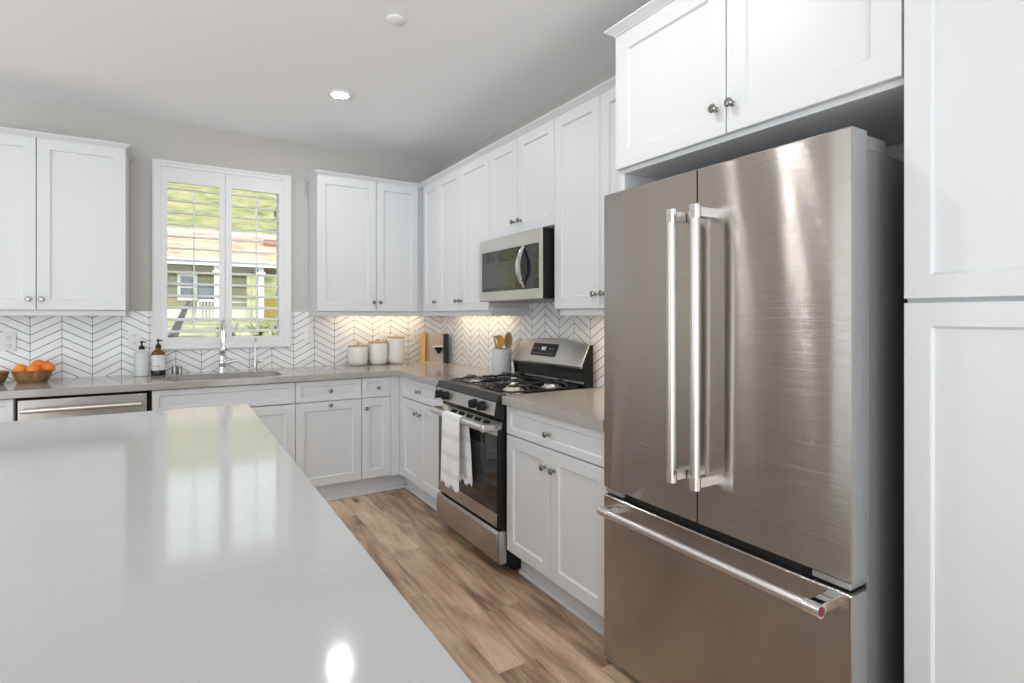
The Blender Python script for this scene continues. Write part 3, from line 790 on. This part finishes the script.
# ------------------------------------------------------------------ microwave
t = thing('microwave', 'stainless steel over-the-range microwave with curved vertical handle', 'microwave', (0, -1.82, 1.405))
m0, m1 = -2.166, -1.468
part('body', B(MR_).box(m0-.0008, m1+.0008, 1.412, 1.789, .012, .384), M['blackmatte'], t, .002)
part('underside_vent', B(MR_).box(m0+.03, m1-.03, 1.404, 1.412, .05, .33), M['greyplastic'], t, .001)
def mwbands(par, u0, u1):
    b = B(MR_); b.prism([(1.406, .3842), (1.406, .386), (1.412, .392), (1.466, .392), (1.466, .3842)], 0, u0, u1); part('bottom_band', b, M['steel_light'], par, .001)
    b = B(MR_); b.prism([(1.712, .3842), (1.712, .392), (1.784, .392), (1.790, .386), (1.790, .3842)], 0, u0, u1); part('top_band', b, M['steel_light'], par, .001)
dr = part('door_glass', B(MR_).box(-2.040, -1.498, 1.466, 1.712, .3842, .3905), M['blackglass'], t)
mwbands(dr, -2.040, m1)
part('side_stile', B(MR_).box(-1.498, m1, 1.466, 1.712, .3842, .392), M['steel_light'], dr)
part('mesh_window', B(MR_).box(-1.905, -1.515, 1.485, 1.64, .3905, .3908), M['mesh_glass'], dr)
cp = part('control_glass', B(MR_).box(-2.140, -2.0425, 1.466, 1.712, .3842, .3905), M['blackglass'], t)
mwbands(cp, m0, -2.0425)
part('side_stile', B(MR_).box(m0, -2.140, 1.466, 1.712, .3842, .392), M['steel_light'], cp)
b = B(MR_); rings = []
for k in range(15):
    z = 1.470+.246*k/14; o_ = .386 + .050*math.sin(PI*k/14)**.7
    hw_ = .007 + .010*math.sin(PI*k/14)
    rings.append([(-1.985-hw_, z, o_-.012), (-1.985-hw_*.8, z, o_), (-1.985, z, o_+.005), (-1.985+hw_*.8, z, o_), (-1.985+hw_, z, o_-.012)])
b.loft(rings); part('handle', b, M['chrome'], dr, ang=50)

# ------------------------------------------------------------------ refrigerator
F0, F1, FX = -3.862, -2.968, .662
FS = -3.407
t = thing('refrigerator', 'stainless steel french door refrigerator with bottom freezer drawer', 'refrigerator', (0, -3.417, 0))
part('cabinet_body', B(MR_).box(F0+.010, F1-.010, .03, 1.735, .02, .560), M['fridgeside'], t, .003)
part('door_gasket', B(MR_).box(F0+.016, F1-.016, .06, 1.73, .560, .588), M['blackmatte'], t)
def fdoor(u0, u1, v0, v1, rnd0, rnd1):
    """slightly bowed steel front wrapped round its vertical edges, plan profile swept upwards"""
    n = 16; front = []
    for k in range(n+1):
        s = k/n; u = u0 + (u1-u0)*s
        g = (u-F0)/(F1-F0)
        w_ = FX - .002 + .002*(1-(2*g-1)**2)
        if rnd0 and s == 0: w_ -= .004
        if rnd1 and s == 1: w_ -= .004
        front.append((u, w_))
    if rnd0: front.insert(1, (u0+.0015, front[0][1]+.003))
    if rnd1: front.insert(-1, (u1-.0015, front[-1][1]+.003))
    prof = [(u0, .590)] + front + [(u1, .590)]
    rings = []
    for (v, ins) in ((v0, .004), (v0+.004, 0), (v1-.004, 0), (v1, .004)):
        rings.append([(u, v, w_ - (ins if w_ > .6 else 0)) for u, w_ in prof])
    return B(MR_).loft(rings)
def bar_handle(par, p0, p1, face, horizontal=False, medal=False):
    """round bar with faceted end collars and square posts to the door"""
    r = .0145; hw_ = .740
    b = B(MR_)
    h = part('handle', b.tube([(p0[0], p0[1], hw_), (p1[0], p1[1], hw_)], r, 18), M['steel_light'], par)
    d = Vector((p1[0]-p0[0], p1[1]-p0[1])).normalized()
    for e, sg in ((p0, 1), (p1, -1)):
        c0 = (e[0]-d.x*sg*.003, e[1]-d.y*sg*.003, hw_); c1 = (e[0]+d.x*sg*.036, e[1]+d.y*sg*.036, hw_)
        part('collar', B(MR_).tube([c0, c1], r+.0022, 18), M['chrome'], h)
        q = Vector((e[0], e[1])) + d*sg*.017
        b = B(MR_)
        a = .0125
        if horizontal: b.box(q.x-.016, q.x+.016, q.y-a, q.y+a, FX-.008, hw_-.004)
        else: b.box(q.x-a, q.x+a, q.y-.015, q.y+.015, FX-.008, hw_-.004)
        part('post', b, M['chrome'], h, .002)
    return h
dl = part('left_door', fdoor(FS+.0025, F1, .668, 1.774, False, True), M['steel'], t, ang=30)
drr = part('right_door', fdoor(F0, FS-.0025, .668, 1.774, True, False), M['steel'], t, ang=30)
fz = part('freezer_drawer', fdoor(F0, F1, .028, .640, True, True), M['steel'], t, ang=30)
bar_handle(dl, (-3.374, .806), (-3.374, 1.641), None)
bar_handle(drr, (-3.464, .806), (-3.464, 1.641), None)
h = bar_handle(fz, (-3.832, .614), (-3.045, .614), None, True)
part('medallion', B(MR_).lathe((-3.8355, .614, .740), [(.0105, 0), (.0115, -.0012), (.001, -.0014)], 20, axis=0), M['red'], h)
part('door_edge', B(MR_).box(F0-.0012, F0+.006, .669, 1.7725, .590, FX-.007), M['doorside'], drr)
part('drawer_edge', B(MR_).box(F0-.0012, F0+.006, .030, .639, .590, FX-.007), M['doorside'], fz)
for (ua, ub) in ((F0+.012, F0+.085), (F1-.085, F1-.012)):
    part('hinge_cover', B(MR_).prism([(1.735, .455), (1.772, .470), (1.772, .572), (1.735, .588)], 0, ua, ub), M['greyplastic'], t, .003)
    part('lower_hinge', B(MR_).box(ua-.002, ub+.02, .645, .662, .56, FX-.018), M['doorside'], t, .002)
part('center_gap', B(MR_).box(F0+.02, F1-.02, .640, .668, .56, FX-.03), M['gap'], t)
for ua, ub in ((F1-.075, F1-.004), (F0+.004, F0+.075)):
    part('foot_cover', B(MR_).prism([(0, .56), (0, FX-.028), (.012, FX-.012), (.027, FX-.012), (.03, .56)], 0, ua, ub), M['greyplastic'], t, .003)
part('base_grille', B(MR_).box(F0+.076, F1-.076, 0, .028, .45, FX-.06), M['gap'], t)

# ------------------------------------------------------------------ island
IX0, IX1, IY0, IY1 = -2.96, -1.766, -4.20, -1.780
tag(part('island_countertop', slab([(IX0, IY0), (IX1, IY0), (IX1, IY1), (IX0, IY1)], None, CT, CZ), M['quartz_island'], None, .0025, loc=(-2.36, -3.0, CT), smooth=False), 'large pale grey quartz island top reflecting the window', 'countertop')
t = thing('island_cabinet', 'white panelled base cabinet under the pale island top', 'cabinet', (-2.25, -3.0, 0))
part('carcass', B().box(-2.90, -1.815, -4.15, -1.83, .10, CT), M['white'], t, .001)
part('toe_kick', B().box(-2.84, -1.875, -4.10, -1.88, 0, .10), M['white'], t)
MI_ = lambda u, v, w: (-1.815 + w, u, v)
for k in range(4):
    u0 = -4.145 + .578*k
    door(t, MI_, u0, u0+.574, .12, .86, .020, (u0+.53, .80))
MK_ = lambda u, v, w: (u, -1.83 + w, v)
door(t, MK_, -2.895, -1.82, .12, .86, .020, None, name='end_panel')

# ------------------------------------------------------------------ things on the worktop
def bottle_pump(t, c, z0, m, s=1.0):
    p = part('pump', B().lathe((c[0], c[1], z0), [(.015*s, -.004), (.015*s, .012), (.011*s, .018), (.005*s, .022), (.004*s, .040), (.006*s, .041), (.008*s, .050), (.004*s, .054)], 16), m, t)
    part('nozzle', B().tube([(c[0]-.008, c[1], z0+.047), (c[0]+.010, c[1]-.010, z0+.048), (c[0]+.026, c[1]-.020, z0+.043)], [.0055, .0045, .0032], 10), m, p)
c = (-2.246, -.132)
t = thing('soap_bottle', 'pale frosted soap bottle with black pump on the worktop', 'soap bottle', (*c, CZ))
part('bottle', B().lathe((*c, CZ), [(.038, 0), (.043, .003), (.043, .152), (.040, .162), (.020, .168), (.016, .180), (.004, .181)], 28), M['frost'], t)
bottle_pump(t, c, CZ+.182, M['blackmatte'], 1.15)
c = (-2.153, -.125)
t = thing('soap_bottle', 'amber glass soap bottle with white label and black pump', 'soap bottle', (*c, CZ))
am = part('bottle', B().lathe((*c, CZ), [(.036, 0), (.042, .004), (.042, .140), (.038, .157), (.022, .170), (.016, .175), (.016, .188), (.004, .189)], 28), M['amber'], t)
b = B(); rows = []
for z in (CZ+.036, CZ+.138): rows.append([(c[0]+.0424*math.cos(a), c[1]+.0424*math.sin(a), z) for a in [PI*(1.05 + .9*k/20) + .18 for k in range(21)]])
b.sheet(rows); lb = part('paper_label', b, M['label'], t)
md = lb.modifiers.new('thick', 'SOLIDIFY'); md.thickness = .0006
b = B()
def onlab(a, z, da, dz, b):
    r = .0430; vs = [b.v((c[0]+r*math.cos(q), c[1]+r*math.sin(q), zz)) for q, zz in ((a, z), (a+da, z), (a+da, z+dz), (a, z+dz))]; b.face(vs)
a0 = PI*1.5 - .12
for (a, hh) in ((-.42, .012), (-.22, .012), (0, .012), (.18, .012), (.36, .012)): onlab(a0+a, CZ+.058, .05, hh, b)
for k in range(7): onlab(a0-.45+.14*k, CZ+.050, .06, .0022, b)
part('label_print', b, M['ink'], lb)
b = B()
for k in range(5): onlab(a0-.35+.16*k, CZ+.126, .09, .003, b)
part('label_red_line', b, M['redink'], lb)
part('dark_base_band', B().lathe((*c, CZ+.001), [(.0425, .002), (.0428, .004), (.0428, .032), (.0425, .033)], 28, cap=False), M['black'], t)
bottle_pump(t, c, CZ+.190, M['blackmatte'], 1.15)

# bowls and oranges
def bowl_mesh(c, r):
    prof_o = [(r*.66, 0), (r*.72, .004), (r*.88, .035), (r*.98, .068), (r, .074), (r*.95, .075), (r*.86, .040), (r*.66, .012), (.002, .010)]
    b = B(); rings = []
    for rad, h in prof_o: rings.append([(c[0]+rad*math.cos(2*PI*k/36), c[1]+rad*math.sin(2*PI*k/36), CZ+h) for k in range(36)])
    b.loft(rings); return b
bc = (-2.790, -.215)
tag(part('wooden_bowl', bowl_mesh(bc, .098), M['bowlwood'], None, loc=(*bc, CZ)), 'brown wooden bowl filled with oranges beneath the left wall cabinet', 'bowl')
b2 = (-2.988, -.225)
tag(part('wooden_bowl', bowl_mesh(b2, .095), M['bowlwood'], None, loc=(*b2, CZ)), 'brown wooden bowl at the photo left edge with no oranges showing', 'bowl')
OR = [(-2.840, -.240, .9945, 'orange at the left rim of the wooden bowl'), (-2.777, -.268, .9945, 'orange at the front middle of the wooden bowl'),
      (-2.768, -.188, 1.0155, 'topmost orange of the wooden bowl'), (-2.737, -.152, 1.003, 'orange at the right rear of the wooden bowl'),
      (-2.7165, -.2245, .998, 'low orange at the right front of the wooden bowl')]
for x_, y_, z_, lab in OR:
    t = thing('orange', 'ripe ' + lab, 'orange', (x_, y_, z_-.034), group='oranges in the wooden bowl')
    part('peel', B().ball((x_, y_, z_), .0350, 20, 14, (1, 1, .94)), M['orange'], t, ang=180)
    part('stem', B().lathe((x_+.006, y_, z_+.0325), [(.004, -.003), (.0045, .001), (.001, .002)], 8), M['stem'], t)

# canisters
def canister(c, r, h, label, scoop):
    t = thing('canister', label, 'canister', (*c, CZ), group='stoneware canisters in a row')
    part('jar', B().lathe((*c, CZ), [(r*.55, 0), (r*.72, .003), (r*.90, .016), (r*.985, .040), (r, .060), (r, h-.016), (r*.99, h-.012), (r*.97, h-.012)], 36), M['ceramic'], t)
    ld = part('lid', B().lathe((*c, CZ+h-.012), [(r*.97, 0), (r*1.005, .002), (r*1.005, .011), (r*.98, .013), (.002, .013)], 36), M['lidwood'], t)
    if scoop: part('lid_knob', B().lathe((c[0], c[1], CZ+h), [(.008, 0), (.007, .006), (.013, .012), (.014, .018), (.009, .023), (.001, .024)], 16), M['lidwood'], ld)
canister((-.787, -.105), .079, .166, 'shortest white stoneware canister with wooden lid, left of the three', True)
canister((-.620, -.105), .077, .190, 'medium white stoneware canister with wooden lid, middle of the three', True)
canister((-.466, -.105), .074, .228, 'tallest white stoneware canister with wooden lid, right of the three', False)

# pour-over coffee stand in the corner
cc = Vector((-.136, -.166, CZ)); ax = Vector((.80, -.60, 0)).normalized(); ay = Vector((-.60, -.80, 0)).normalized()
FC = lambda u, v, w: tuple(cc + ax*u + ay*w + Vector((0,0,v)))
t = thing('coffee_stand', 'wooden pour-over coffee stand with black dripper in the corner', 'coffee maker', tuple(cc))
part('left_board', B(FC).box(-.118, -.076, 0, .252, -.045, .045), M['standwood'], t, .003)
part('back_board', B(FC).box(-.076, .082, 0, .244, -.045, -.020), M['palewood'], t, .002)
part('right_board', B(FC).box(.082, .112, 0, .249, -.045, .040), M['darkstrip'], t, .003)
part('base_board', B(FC).box(-.076, .082, 0, .012, -.020, .05), M['palewood'], t, .002)
part('holder_shelf', B(FC).box(-.012, .084, .135, .145, -.022, .050), M['ceramic'], t, .003)
b = B(FC); rings = [[(.036+r_*math.cos(2*PI*k/24), z_, .016+r_*.8*math.sin(2*PI*k/24)) for k in range(24)] for r_, z_ in ((.036, .135), (.034, .125), (.013, .092), (.010, .080), (.006, .080))]
b.loft(rings); part('dripper', b, M['blackmatte'], t)
part('peg', B(FC).lathe((-.097, .145, .045), [(.006, -.003), (.006, .004), (.001, .005)], 12), M['spoonwood'], t)

# utensil crock and utensils
uc = (-.160, -1.350)
tag(part('utensil_crock', B().lathe((*uc, CZ), [(.056, 0), (.063, .004), (.066, .020), (.067, .176), (.065, .180), (.061, .180), (.060, .150), (.058, .010), (.002, .008)], 36), M['greyceramic'], None, loc=(*uc, CZ)), 'pale grey ceramic crock holding cooking utensils left of the range', 'crock')
def utensil(name, label, base_, top, m, head, hl, hw_, thick=.006):
    a = Vector((uc[0]+base_[0], uc[1]+base_[1], CZ+.020)); e = Vector((uc[0]+top[0], uc[1]+top[1], CZ+top[2]))
    d = (e-a).normalized()
    t = thing(name, label, 'utensil', tuple(a), group='utensils standing in the crock')
    side = d.cross(Vector((-.55, -.83, 0))).normalized(); nr = side.cross(d).normalized()
    part('handle', B().tube([a, a+(e-a)*.5, e-d*(hl-.008)], [.005, .0055, .006], 8), m, t)
    c0 = e - d*hl
    def pt(s, q, n_): return tuple(c0 + d*(hl*s) + side*q + nr*n_)
    b = B()
    if head == 'slot':
        def strip(q0, q1, s0, s1):
            vs = [(s, q) for s, q in ((s0, q0), (s0, q1), (s1, q1*1.15), (s1, q0*1.15))]
            b.loft([[pt(s, q, -thick/2) for s, q in vs], [pt(s, q, thick/2) for s, q in vs]])
        for q in (-1, -.38, .24): strip(hw_*q, hw_*(q+.36), .18, .86)
        strip(-hw_, hw_*.6, .0, .2); strip(-hw_, hw_*.6, .84, 1.0)
    else:
        rings = []
        for k in range(9):
            s = k/8; ww = hw_*math.sin(PI*(.12+.80*s))**.6
            cup = -.012*math.sin(PI*s) if head == 'spoon' else 0
            rings.append([pt(s, ww*math.cos(2*PI*j/14), thick/2*math.sin(2*PI*j/14) + cup*(1-abs(math.cos(2*PI*j/14)))) for j in range(14)])
        b.loft(rings)
    part('head', b, m, t)
utensil('slotted_turner', 'slotted wooden turner leaning left in the grey crock', (.020, .0), (.0, .050, .270), M['spoonwood'], 'slot', .085, .030)
utensil('serving_spoon', 'ochre yellow spoon standing in the grey crock', (-.006, -.004), (-.014, -.012, .268), M['ochre'], 'spoon', .075, .026)
utensil('wooden_spoon', 'brown wooden spoon in the grey crock just right of the ochre spoon', (.022, .020), (.036, -.040, .292), M['spoonwood'], 'spoon', .085, .025)
utensil('wooden_spoon', 'brown wooden spoon leaning furthest right from the grey crock towards the range', (-.008, .050), (.010, -.102, .258), M['spoonwood'], 'spoon', .080, .025)

# outlets
def outlet(f, u, v, label, w_=tg, wide=.037):
    t = thing('wall_outlet', label, 'outlet', f(u, v-.057, w_), group='outlets in the chevron tile')
    part('cover_plate', B(f).box(u-wide, u+wide, v-.058, v+.058, w_+.0003, w_+.006), M['outlet'], t, .002)
    for dv in (-.024, .024):
        r = part('receptacle', B(f).box(u-.016, u+.016, v+dv-.017, v+dv+.017, w_+.006, w_+.008), M['outlet'], t, .003)
        b = B(f); b.box(u-.008, u-.0055, v+dv-.004, v+dv+.007, w_+.008, w_+.0084); b.box(u+.0055, u+.008, v+dv-.004, v+dv+.007, w_+.008, w_+.0084); b.box(u-.002, u+.002, v+dv-.012, v+dv-.008, w_+.008, w_+.0084)
        part('slots', b, M['slot'], r)
outlet(MB_, -2.940, 1.158, 'white outlet in the tile above the wooden bowls')
outlet(MB_, -2.292, 1.158, 'white outlet in the tile behind the pale soap bottle')
outlet(MB_, -1.150, 1.165, 'white outlet in the tile between window and canisters')
outlet(MB_, -.540, 1.165, 'white outlet in the tile above the tallest canister')
outlet(MB_, -.262, 1.165, 'white outlet in the tile left of the coffee stand')

# under-cabinet lights
def ucl(f, u0, u1, w_, label, hw_=.010):
    t = thing('under_cabinet_light', label, 'light', f((u0+u1)/2, ZB-.016, w_), group='under-cabinet lights')
    part('housing', B(f).box(u0, u1, ZB-.012, ZB-.003, w_-hw_-.004, w_+hw_+.004), M['outlet'], t, .001)
    part('led_lens', B(f).box(u0+.01, u1-.01, ZB-.016, ZB-.012, w_-hw_, w_+hw_), M['strip'], t)
ucl(MB_, -.95, -.22, .11, 'warm light strip under the wall cabinet above the canisters')
ucl(MR_, -1.25, -.42, .11, 'warm light strip under the corner wall cabinet beside the range')
ucl(MR_, -2.86, -2.26, .21, 'warm light strip under the wall cabinet between microwave and refrigerator', .024)

# ------------------------------------------------------------------ ceiling fittings
def downlight(x_, y_, label):
    t = thing('recessed_downlight', label, 'light', (x_, y_, H), group='recessed ceiling downlights')
    b = B(); b.loft([[(x_+r_*math.cos(2*PI*k/32), y_+r_*math.sin(2*PI*k/32), z_) for k in range(32)] for r_, z_ in ((.080, H-.0003), (.080, H-.004), (.076, H-.007), (.052, H-.006), (.047, H-.002), (.047, H-.0003))], closed=True)
    part('trim_ring', b, M['trimwhite'], t)
    part('lens', B().lathe((x_, y_, H-.0045), [(.047, 0), (.047, .002)], 32), M['lamp'], t)
downlight(-1.182, -1.109, 'lit recessed downlight in the ceiling above the aisle')
for x_, y_ in ((-1.19, -3.12), (-3.2, -2.1), (-3.2, -4.1), (-4.4, -.80)):  # unseen lamps, grid invented to fill the room and streak the refrigerator
    downlight(x_, y_, 'unseen recessed downlight added to the ceiling for room light')
t = thing('ceiling_cover_plate', 'round white cover plate on the ceiling nearer the camera than the lit downlight', 'cover plate', (-1.179, -2.119, H))
part('disc', B().lathe((-1.179, -2.119, H), [(.038, -.010), (.041, -.008), (.042, -.003), (.030, -.0003)], 32), M['ceiling'], t)
part('rim', B().lathe((-1.179, -2.119, H), [(.044, -.0003), (.044, -.0025), (.041, -.0028)], 32), M['trimwhite'], t)

# ------------------------------------------------------------------ outdoors seen through the window
def gz(x_, y_):
    if y_ < 24: return .30 + .78*min(1, y_/20)
    if y_ < 33: return 1.08
    return 1.08 + (y_-33)*.36 + .35*math.sin(x_*.21+y_*.13)
def terrain(y0, y1, ny, x0, x1, nx): return [[(x0+(x1-x0)*i/nx, y0+(y1-y0)*j/ny, gz(x0+(x1-x0)*i/nx, y0+(y1-y0)*j/ny)) for i in range(nx+1)] for j in range(ny+1)]
tag(part('lawn', B().sheet(terrain(.2, 33, 40, -22, 22, 8)), M['lawn'], None, ang=180), 'sunlit lawn between the window and the olive house', 'lawn', kind='structure')
tag(part('hillside', B().sheet(terrain(33, 110, 40, -50, 50, 40)), M['hill'], None, ang=180), 'green and straw coloured grassy hillside rising behind the house', 'hill', kind='structure')
t = thing('house', 'olive green house with tan tiled roof beyond the lawn', 'house', (-2, 27, 1.08))
HY = 26.0
part('wall', B().box(-6.5, .95, HY, HY+6, 1.0, 3.95), M['siding'], t)
part('porch_wall', B().box(-.6, .95, HY-.02, HY, 2.0, 2.05), M['outwhite'], t)
part('skirt_wall', B().box(-6.5, 1.7, HY-.15, HY-.02, 1.0, 1.75), M['paleconcrete'], t)
b = B(); b.prism([(HY-1.1, 3.95), (HY+3.6, 5.85), (HY+8, 4.1), (HY+8, 3.9), (HY-1.0, 3.8)], 0, -8, 4.6); part('roof', b, M['roof'], t)
part('ridge_cap', B().box(-8, 4.6, HY+3.45, HY+3.75, 5.80, 6.0), M['outwhite'], t, .03)
part('fascia', B().box(-8, 4.6, HY-1.2, HY-1.05, 3.72, 4.0), M['outwhite'], t)
wf = part('window_frame', frame_boxes(B(), -2.05, -1.22, 2.08, 3.36, .13, HY-.08, HY), M['outwhite'], t)
part('pane', B().box(-1.92, -1.35, HY-.04, HY-.02, 2.2, 3.23), M['outpane'], wf)
part('sash_rail', B().box(-1.92, -1.35, HY-.07, HY-.03, 2.68, 2.76), M['outwhite'], wf)
for px in (-.42, 1.50):
    pp = part('porch_post', B().box(px-.13, px+.13, HY-1.0, HY-.74, 1.05, 3.75), M['outwhite'], t, .01)
    part('post_capital', B().box(px-.2, px+.2, HY-1.05, HY-.69, 3.3, 3.5), M['outwhite'], pp, .01)
b = B(); b.box(-1.25, -.55, HY-.9, HY-.82, 2.02, 2.12); b.box(-1.25, -1.17, HY-.9, HY-.82, 1.08, 2.1)
for k in range(4): b.box(-1.10+.14*k, -1.07+.14*k, HY-.88, HY-.84, 1.15, 2.03)
part('porch_rail', b, M['outwhite'], t)
part('porch_lattice', B().box(-1.17, -.55, HY-.70, HY-.66, 2.12, 2.75), M['outpane'], t)
part('gable_vent', B().box(2.0, 2.9, HY+1.8, HY+2.2, 5.0, 5.5), M['redbrown'], t)
t = thing('fence', 'yellow board fence right of the olive house', 'fence', (2.6, 27, 1.08))
b = B()
for k in range(12): b.box(1.68+.22*k, 1.88+.22*k, 27.0, 27.05, 1.05, 2.35)
part('boards', b, M['yellow'], t)
part('top_rail', B().box(1.66, 4.34, 26.96, 27.09, 2.33, 2.42), M['yellow'], t)
# leaning trunk and shrubs
t = thing('leaning_trunk', 'dark leaning tree trunk outside the left shutter', 'tree', (-2.12, 7.0, gz(-2.12, 7)))
g = gz(-2.12, 7.0)
part('trunk', B().tube([(-2.26, 7.0, g-.02), (-2.10, 7.0, .98), (-2.00, 7.02, 1.25), (-1.90, 7.05, 1.50), (-1.86, 7.1, 1.58)], [.10, .075, .055, .042, .02], 10), M['bark'], t)
def shrub(x_, y_, h_, r_, seed, m, label, group=None, nl=130):
    rr = random.Random(seed); g = gz(x_, y_)
    t = thing('shrub', label, 'shrub', (x_, y_, g), group=group)
    b = B(); tips = []
    for k in range(6):
        a = rr.uniform(0, 2*PI); tip = (x_+r_*.9*math.cos(a), y_+r_*.5*math.sin(a), g+h_*rr.uniform(.6, 1))
        b.tube([(x_+.03*math.cos(a), y_, g-.02), (x_+(tip[0]-x_)*.4, y_+(tip[1]-y_)*.4, g+(tip[2]-g)*.6), tip], [.03, .022, .008], 6); tips.append(tip)
    part('stems', b, M['bark'], t)
    b = B()
    for k in range(nl):
        tp = rr.choice(tips); s = rr.uniform(.35, 1.1)
        c_ = Vector((x_+(tp[0]-x_)*s + rr.gauss(0, .07), y_+(tp[1]-y_)*s + rr.gauss(0, .07), g+(tp[2]-g)*s + rr.gauss(0, .05)))
        d1 = Vector((rr.gauss(0,1), rr.gauss(0,1), rr.gauss(0,1))).normalized(); d2 = d1.orthogonal().normalized()
        l_ = rr.uniform(.04, .08)
        b.face([b.v(tuple(c_+d1*l_)), b.v(tuple(c_+d2*l_*.45)), b.v(tuple(c_-d1*l_)), b.v(tuple(c_-d2*l_*.45))])
    part('foliage', b, m, t)
shrub(-2.62, 7.6, .75, .30, 1, M['leaf'], 'dark green shrub outside the left shutter at the trunk')
for i, (x_, y_, h_, r_) in enumerate(((-.95, 10.0, .42, .30), (-.25, 11.0, .42, .30), (.05, 8.6, .50, .26), (.62, 10.6, .55, .34))):
    shrub(x_, y_, h_, r_, 10+i, M['leaf2'] if i % 2 else M['leaf'], 'low bare-stemmed shrub outside the right shutter', 'low shrubs outside the right shutter', 70)
shrub(2.55, 24.5, 1.5, .55, 31, M['leaf2'], 'tall olive shrub in front of the yellow fence', None, 260)
def tree(x_, y_, h_, seed, label):
    rr = random.Random(seed); g = gz(x_, y_)
    t = thing('hill_tree', label, 'tree', (x_, y_, g), group='dark trees on the hillside')
    part('trunk', B().tube([(x_, y_, g-.1), (x_, y_, g+h_*.5)], [.15, .08], 6), M['bark'], t)
    b = B()
    for k in range(220):
        v_ = Vector((rr.gauss(0,1), rr.gauss(0,1), rr.gauss(0,1))).normalized()*rr.uniform(.5, 1)*h_*.45
        c_ = Vector((x_, y_, g+h_*.6)) + v_; d1 = Vector((rr.gauss(0,1), rr.gauss(0,1), rr.gauss(0,1))).normalized(); d2 = d1.orthogonal().normalized(); l_ = h_*.12
        b.face([b.v(tuple(c_+d1*l_)), b.v(tuple(c_+d2*l_*.5)), b.v(tuple(c_-d1*l_)), b.v(tuple(c_-d2*l_*.5))])
    part('crown', b, M['leaf'], t)
for i, (x_, y_, h_) in enumerate(((3.9, 43, 1.3), (6.6, 49, 1.6), (-2.6, 47, .8), (8.6, 66, 1.9))):
    tree(x_, y_, h_, 50+i, 'dark green tree on the grassy hillside')
